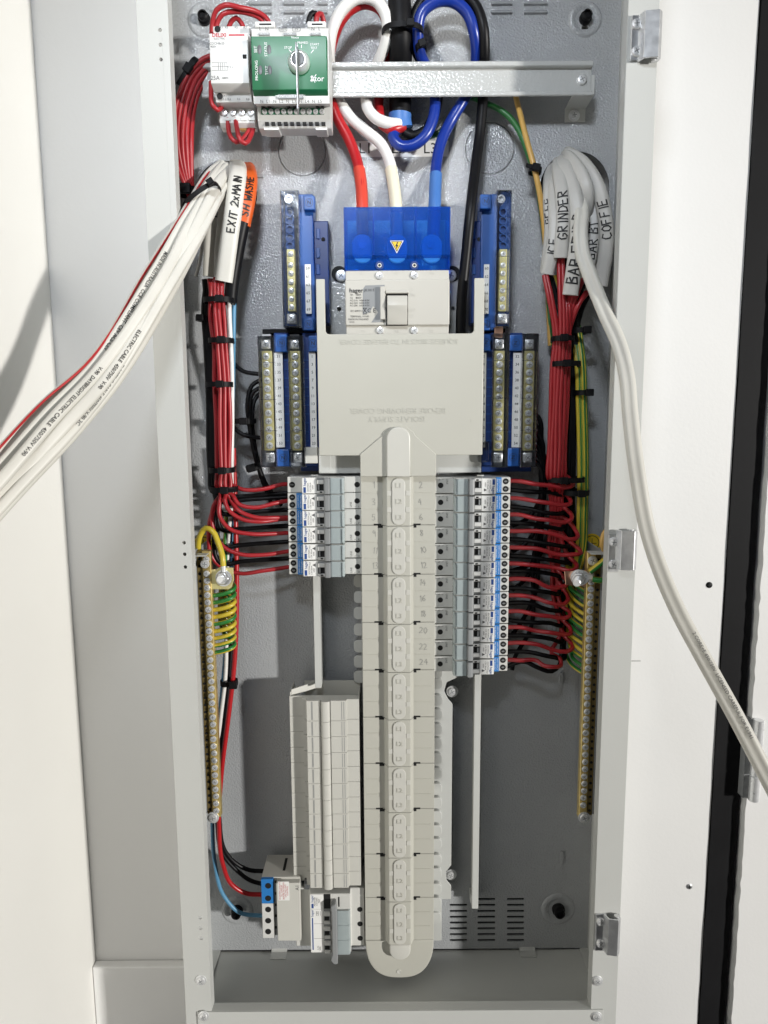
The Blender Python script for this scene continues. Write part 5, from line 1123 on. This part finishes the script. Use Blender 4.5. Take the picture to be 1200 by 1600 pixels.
cx = lambda y: {450: 338, 500: 340, 535: 343, 600: 347, 660: 348, 735: 349, 764: 350}[y]
for i in range(7):
    dx, dY = RL[i]; pts = [(rt[i][0], rt[i][1], .064), (rt[i][0] * .5 + (cx(450) + dx) * .5, 455, .062)]
    for y in (500, 535, 600, 660, 735, 764):
        f = .78 if y == 450 else .85 if y in (535, 735, 764) else 1.0
        pts.append((cx(y) + dx * f * 1.16 + math.sin(i * 2.1 + y * .05) * (.9 if f == 1 else .3), y, .060 + dY))
    pts += ends[i]
    wire('red_wire', 'red wire from the left bundle to the %s short row breaker' % ('top', 'second', 'third', 'third', 'fourth', 'fifth', 'lowest')[i] + (', lower of the pair' if i == 3 else ', upper of the pair' if i == 2 else ''), 'wire', pts, .00235, M['red'], 'red wires of the left bundle')
wire('red_wire', 'long dark red wire running down the left wall to the small switching device', 'wire', [(365, 700, .080), (367, 770, .082), (369, 850, .078), (370, 950, .074), (366, 1040, .070), (357, 1120, .066), (346, 1210, .064), (342, 1290, .064), (348, 1350, .066), (362, 1382, .070), (385, 1396, .074), (412, 1398, .076)], .0027, M['redthick'])
wire('white_wire', 'thin white wire running down beside the red bundle on the left', 'wire', [(358, 462, .064), (359, 500, .060), (362, 560, .062), (363, 650, .064), (362, 735, .066), (362, 765, .074), (356, 870, .082), (354, 970, .072), (352, 1060, .066), (345, 1120, .066), (338, 1185, .072), (332, 1290, .08)], .0023, M['whitew'])
wire('blue_wire', 'thin blue wire running down the left wall to the small switching device', 'wire', [(366, 470, .066), (365, 520, .066), (364, 600, .078), (362, 800, .088), (355, 980, .080), (349, 1060, .072), (342, 1130, .072), (335, 1210, .072), (332, 1290, .072), (336, 1350, .074), (350, 1400, .078), (375, 1426, .080), (412, 1431, .082)], .0024, M['lightblue'])
for lab, dx, yy, e in (('upper black wire curving down to the small switching device', 0, 0, (412, 1361)), ('lower black wire curving down to the small switching device', -4, 4, (412, 1382))):
    wire('black_wire', lab, 'wire', [(362 + dx, 780, .092), (364 + dx, 900, .088), (362 + dx, 1000, .084), (354 + dx, 1100, .078), (344 + dx, 1200, .074), (343 + dx, 1280, .072), (352 + dx, 1330 + yy, .074), (370, 1350 + yy * 2.5, .078), (392, 1360 + yy * 4, .082), (e[0], e[1], .084)], .0025, M['blackw'], 'black wires to the small switching device')
tie('small black tie on the wires halfway down the left wall', 358, 1066, 24, .068, .007, 0, 8, .75)
bx = [318, 321, 325, 329, 323, 327]
for i in range(6):
    yb = (770, 796, 821, 846, 872, 776)[i]
    pts = [(rt[i % 7][0] - 8, 436, .068), (bx[i], 480, .074), (bx[i] + 3, 535, .076), (bx[i] + 7, 620, .078), (bx[i] + 10, 735, .076), (bx[i] + 14, 768 + i * 2, .074), (348 + i, yb + 12 - (6 - i), .072), (375, yb + 6, .074), (410, yb + 3, .076), (458, yb, .082)]
    wire('black_wire', 'black wire from the left bundle to the left breakers, %s' % ('uppermost', 'third', 'fourth', 'fifth', 'lowest', 'second')[i], 'wire', pts, .0026, M['blackw'], 'black wires of the left bundle')
for i, pts in enumerate(([(362, 565, .080), (380, 580, .074), (408, 585, .074)], [(410, 592, .078), (394, 602, .074), (387, 625, .072), (389, 660, .074), (396, 700, .080), (408, 745, .09), (425, 790, .095)], [(410, 604, .080), (396, 612, .076), (390, 640, .074), (393, 680, .076), (398, 710, .082), (412, 750, .09), (440, 790, .096)], [(362, 664, .078), (376, 677, .072), (395, 683, .074), (410, 684, .078)], [(410, 610, .086), (398, 625, .080), (394, 655, .078), (397, 690, .08), (404, 725, .088), (420, 770, .096)])):
    wire('black_wire', ('black wire crossing from the bundle to the outer left neutral bar, upper', 'outermost black loop beside the outer left neutral bar', 'middle black loop beside the outer left neutral bar', 'black wire crossing from the bundle to the outer left neutral bar, lower', 'innermost black loop beside the outer left neutral bar')[i], 'wire', pts, .0024, M['blackw'], 'black wires at the outer left neutral bar')
for lab, x, y, w_, tl in (('black tie at the top of the left red bundle just under the cable ends', 342, 470, 44, 0), ('second black tie from the top of the left red bundle', 346, 533, 36, 0), ('third black tie from the top of the left red bundle', 343, 601, 40, 0), ('fourth black tie from the top of the left red bundle', 347, 734, 36, 0), ('lowest black tie of the left red bundle where the wires fan out', 350, 764, 40, 12)):
    tie(lab, x, y, w_, .062, .013, 0, 8, .25, 1, tl)
tie('black tie round the neutral wires, level with the middle of the left neutral bars', 382, 658, 34, .076, .01, 0, 8, .1)
tie('black tie low on the neutral wires left of the breakers', 396, 730, 20, .082, .01, -15, 9, .0)
tie('black tie on the black wires beside the left cable ends', 316, 498, 16, .074, .008, 0, 7, .0)
# earth wires on the left bar
for i in range(9):
    y = 928 + i * 11.2
    wire('earth_wire', 'striped earth wire in the left earth bar, %s of the nine' % ('top', 'second', 'third', 'fourth', 'fifth', 'sixth', 'seventh', 'eighth', 'lowest')[i], 'wire', [(327, y + 3, .044), (338, y + 2, .042), (352, y - 1, .040), (362, y - 5, .042), (366.5, y - 10, .048), (364, y - 15, .056), (355, y - 22, .064), (352, 860 - i, .082), (354, 800, .090)], .0025, EARTH[(6, 7, 0, 1, 5, 2, 3, 4, 8)[i] % 5], 'earth wires in the left earth bar', ph=(6, 7, 0, 1, 5, 2, 3, 4, 8)[i] * .7)
wire('earth_wire', 'short green and yellow earth link arching onto the left stud', 'wire', [(311, 868, .052), (310, 850, .048), (314, 834, .046), (322, 825, .044), (332, 830, .042), (341, 848, .040), (348, 872, .034), (349, 884, .034)], .0032, EARTH[1], None)
b = MB(); b.tube(path([(348.5, 874, .034), (349, 885, .034), (349.5, 893, .034)]), .0030, 10); o = b.build('wire_lug', M['steel'], smooth=60); props(o, 'small metal lug crimped on the earth link above the left stud', 'lug')
# ---- right: grey cables from the right hole
GG = 'grey sheathed cables under the right cable hole'
ended('sheathed_cable', 'grey cable handwritten BEER, leftmost under the right hole', [(862, 262, .114), (856, 285, .080), (856, 320, .072), (858, 360, .072), (854, 400, .076), (851, 425, .080)], (.0052, .0044), M['tpsgrey'], 'BEER', .078, .0085, GG, .0013)
ended('sheathed_cable', 'flat grey cable handwritten ICE ending beside the BEER cable', [(868, 258, .114), (866, 290, .074), (867, 330, .064), (866, 370, .060), (861, 400, .060), (855, 429, .062)], (.0070, .0040), M['tpsgrey'], 'ICE', .122, .0090, GG, .0013)
ended('sheathed_cable', 'light grey cable handwritten GRINDER', [(874, 250, .114), (874, 270, .068), (878, 300, .056), (880, 340, .052), (878, 375, .052), (876, 403, .054)], (.0074, .0046), M['tpsgrey'], 'GRINDER', .106, .0096, GG, .0014)
ended('sheathed_cable', 'wide grey cable handwritten BAR FRIDG crossed by the long white cable', [(882, 246, .114), (884, 266, .066), (896, 300, .054), (903, 340, .048), (902, 380, .044), (896, 425, .046), (891, 461, .048)], (.0082, .0048), M['tpsgrey'], 'BAR FRIDG', .146, .0112, GG, .0017)
ended('sheathed_cable', 'grey cable handwritten BAR BT half hidden behind the long white cable', [(902, 246, .114), (909, 268, .080), (923, 310, .066), (928, 350, .062), (924, 395, .062), (914, 437, .066)], (.0066, .0044), M['tpsgrey'], 'BAR BT', .122, .0090, GG, .0013)
ended('sheathed_cable', 'narrow grey cable between the half hidden cable and the COFFIE cable', [(906, 248, .114), (916, 272, .086), (930, 312, .076), (935, 355, .070), (932, 400, .070), (918, 458, .072)], (.0056, .0044), M['tpsgrey'], None, 0, 0, GG)
ended('sheathed_cable', 'outermost grey cable handwritten COFFIE along the right wall', [(884, 240, .116), (893, 244, .086), (914, 260, .064), (933, 290, .056), (944, 330, .054), (948, 370, .054), (945, 405, .056), (938, 447, .060)], (.0076, .0052), M['tpsgrey'], 'COFFIE', .124, .0092, GG, .0013)
ended('sheathed_cable', 'plain grey cable curling from the top of the right hole', [(880, 244, .116), (892, 250, .074), (908, 272, .056), (917, 295, .052), (916, 330, .060), (912, 345, .075)], (.0068, .0048), M['tpsgrey'], None, 0, 0, GG)
# long white cable
pts = [(902, 300, .066), (909, 330, .046), (907, 365, .038), (910, 395, .034), (922, 430, .026), (946, 490, .008), (968, 540, -.008), (979, 585, -.020), (985, 650, -.032), (996, 740, -.048), (1015, 840, -.062), (1055, 945, -.082), (1100, 1030, -.100), (1150, 1120, -.120), (1205, 1225, -.140), (1300, 1400, -.17)]
pt = path(pts, .006); ov = (.0070, .0052)
t = thing('sheathed_cable', 'long white sheathed cable swinging out over the right flange and white board', 'cable', pt[0][-1]); b = MB(); b.tube(pt, 0, 28, 0, (.0074, .0046), 0, .34); b.build('sheath', M['tps'], t, smooth=80, recalc=False)
g = MB(); g.map2d(glyphs('2 CORE+E 450/750V  LICENSED CAREFUL FOR E1941', .0044), along(pt, path_len(pt) - .19, (.0074, .0046), 1, .0034)); g.build('lettering', M['inkgrey'], t)
# right red bundle
dx_ = [-12.5, -7.5, -2.5, 2.5, 7.5, 12, -10, -5, 0, 5, 10, 3]; dyY = [.001, -.003, -.004, -.004, -.002, .002, .007, .007, .007, .007, .008, .012]
src = [(850, 430), (854, 430), (873, 404), (879, 404), (884, 458), (888, 460), (893, 460), (897, 456), (906, 440), (911, 436), (916, 456), (920, 455)]
mid = lambda y: {480: 879, 528: 878.5, 570: 876, 640: 873, 700: 871, 745: 869.5}[y]
for i in range(12):
    pts = [(src[i][0], src[i][1], .062), (src[i][0] * .6 + .4 * (mid(480) + dx_[i]), (src[i][1] + 500) / 2 - 4, .058)]
    for y in (528, 570, 640, 700, 745): pts.append((mid(y) + dx_[i] * (1.04 if y > 540 else .95) + math.sin(i * 1.7 + y * .04) * (1.0 if y in (640, 700) else .3), y, .060 + dyY[i]))
    j = i; y0 = yRr[j] - 6.5; out = (895, 892, 893, 902, 906, 902, 886, 890, 890, 891, 895, 876)[j]
    jr = random.Random(j * 13 + 3); u = lambda k: jr.uniform(-k, k)
    pts += [(868 + dx_[i] * .6, 745 + (y0 - 745) * .35 + 6, .074 + .0008 * i), (866 + dx_[i] * .5 + (j % 3) * 3, max(y0 - 34, 760), .078), (out - 12 + u(3), y0 - 10 + u(3), .072), (out - 2 + u(2), y0 + u(2), .064), (out + u(3), y0 + 8 + u(2), .058), (out - 10, y0 + 12 + u(2), .054 + u(.003)), (out - 32 + u(4), y0 + 9 + u(3), .053 + u(.004)), (838 + u(6), y0 + 3 + u(3), .056 + u(.003)), (812, y0 + u(1.5), .062), (788, y0, .074)]
    lab = 'red wire looping into the %s breaker of the long right row' % ('topmost' if j == 0 else 'lowest' if j == 11 else ORD[j])
    wire('red_wire', lab, 'wire', pts, .00242, M['red'], 'red wires of the right bundle')
    # black partner
    bxx = 893 + (j % 4) * 2.2; y1 = yRr[j] + 6
    pts = [(src[i][0] + 5, src[i][1] - 4, .070), (src[i][0] * .45 + .55 * bxx, 485, .074), (bxx, 530, .076 + (j % 3) * .004), (bxx, 600, .076 + (j % 3) * .004), (bxx - 3, 690, .076 + (j % 3) * .004), (bxx - 4, 748, .078)]
    if j < 11: pts += [(890 - (j % 3) * 4, max(y1 - 40, 766), .084), (out - 14, y1 - 4, .082), (out - 12, y1 + 9, .074), (860, y1 + 8 + u(4), .066 + u(.004)), (826, y1 + 2 + u(3), .068), (788, y1, .080)]
    else: pts += [(885, 900, .088), (879, 985, .084), (877, 1020, .074), (874, 1040, .066), (862, 1049, .062), (842, 1044, .062), (820, 1034, .066), (788, y1, .078)]
    wire('black_wire', 'black wire looping into the %s breaker of the long right row' % ('topmost' if j == 0 else 'lowest' if j == 11 else ORD[j]), 'wire', pts, .0026, M['blackw'], 'black wires of the right bundle')
# neutral tails crossing behind on the right
for i, (x0, y0, x1, y1) in enumerate(((834, 640, 850, 760), (836, 670, 846, 800), (834, 700, 842, 860), (832, 655, 858, 830), (833, 685, 835, 930), (835, 715, 828, 985))):
    wire('black_wire', ('uppermost', 'third', 'fifth', 'second', 'fourth', 'lowest')[i] + ' black neutral tail leaving the outer right neutral bar downwards', 'wire', [(x0 - 6, y0, .080), (x0 + 7, y0 + 12, .078), (x0 + 12, y0 + 60, .084), (x1 + 5, (y0 + y1) / 2 + 30, .092), (x1, y1, .096), (x1 - 26, y1 + 50, .098), (800, y1 + 62, .096)], .0026, M['blackw'], 'black neutral tails on the right')
# right earth wires
for i in range(13):
    fx = 902 + (i % 5) * 3.0; ye = (915, 926, 938, 950, 963, 975, 986, 998, 1010, 1022, 1033, 1045, 1056)[i]; j = i
    pts = [(868 + (i % 4) * 8, 430, .084), (890 + (i % 5) * 3, 500, .084), (fx - 2, 560, .080 - (i % 3) * .004), (fx + 1, 640, .076 - (i % 3) * .004), (fx + 3, 720, .076 - (i % 3) * .004), (fx + 2, 800, .078 - (i % 3) * .004), (fx - 1, 862, .080), (fx - 8 - i * .6, 890 + i * 2.5, .082), (886 + (i % 3) * 3 + (i % 2) * 2, ye - 30, .078), (892 + (i % 2) * 2, ye - 19, .068), (904, ye - 9, .056), (920, ye + 1, .045)]
    wire('earth_wire', 'striped earth wire fanned into the right earth bar, %s of thirteen' % ('top', 'second', 'third', 'fourth', 'fifth', 'sixth', 'seventh', 'eighth', 'ninth', 'tenth', 'eleventh', 'twelfth', 'lowest')[i], 'wire', pts, .00225, EARTH[(i * 2) % 5], 'earth wires in the right earth bar', ph=i * 1.1)
wire('earth_wire', 'upper yellow green link from the right earth stud to the hinge flange', 'wire', [(922, 893, .030), (930, 887, .028), (940, 879, .026), (949, 871, .022), (962, 860, .03)], .0032, EARTH[2])
wire('earth_wire', 'lower yellow green link from the right earth stud to the hinge flange', 'wire', [(926, 905, .030), (936, 907, .028), (948, 905, .028), (965, 900, .034)], .0032, EARTH[3])
wire('earth_wire', 'yellow wire loop tucked behind the right flange above the earth bar', 'wire', [(962, 820, .030), (948, 828, .026), (941, 842, .026), (942, 856, .030), (948, 866, .036)], .0028, M['peach'])
for lab, x, y, w_, yy, tl, hs in (('black tie where the right red wires are gathered under the cable ends', 879, 530, 32, .060, 0, -.2), ('second black tie from the top of the right red bundle', 884, 569, 42, .062, 0, -.2), ('black tie at the bottom of the right red bundle', 884, 749, 54, .064, 0, -.3), ('black tie on the black wires beside the right red bundle', 904, 518, 24, .074, 0, .6), ('small black tie round the striped earth wires on the right', 908, 614, 22, .074, 0, .6), ('lower black tie round the striped earth wires on the right', 899, 769, 38, .070, 0, .2)):
    tie(lab, x, y, w_, yy, .014, 0, 8, hs, 1, tl)

b = MB(); b.pbox(984, 1032.2, 1001, 1033.4, YW - .0003, YW - .0001); o = b.build('pencil_mark', M['pencil']); props(o, 'short pencil line on the white board right of the enclosure flange', 'pencil mark')
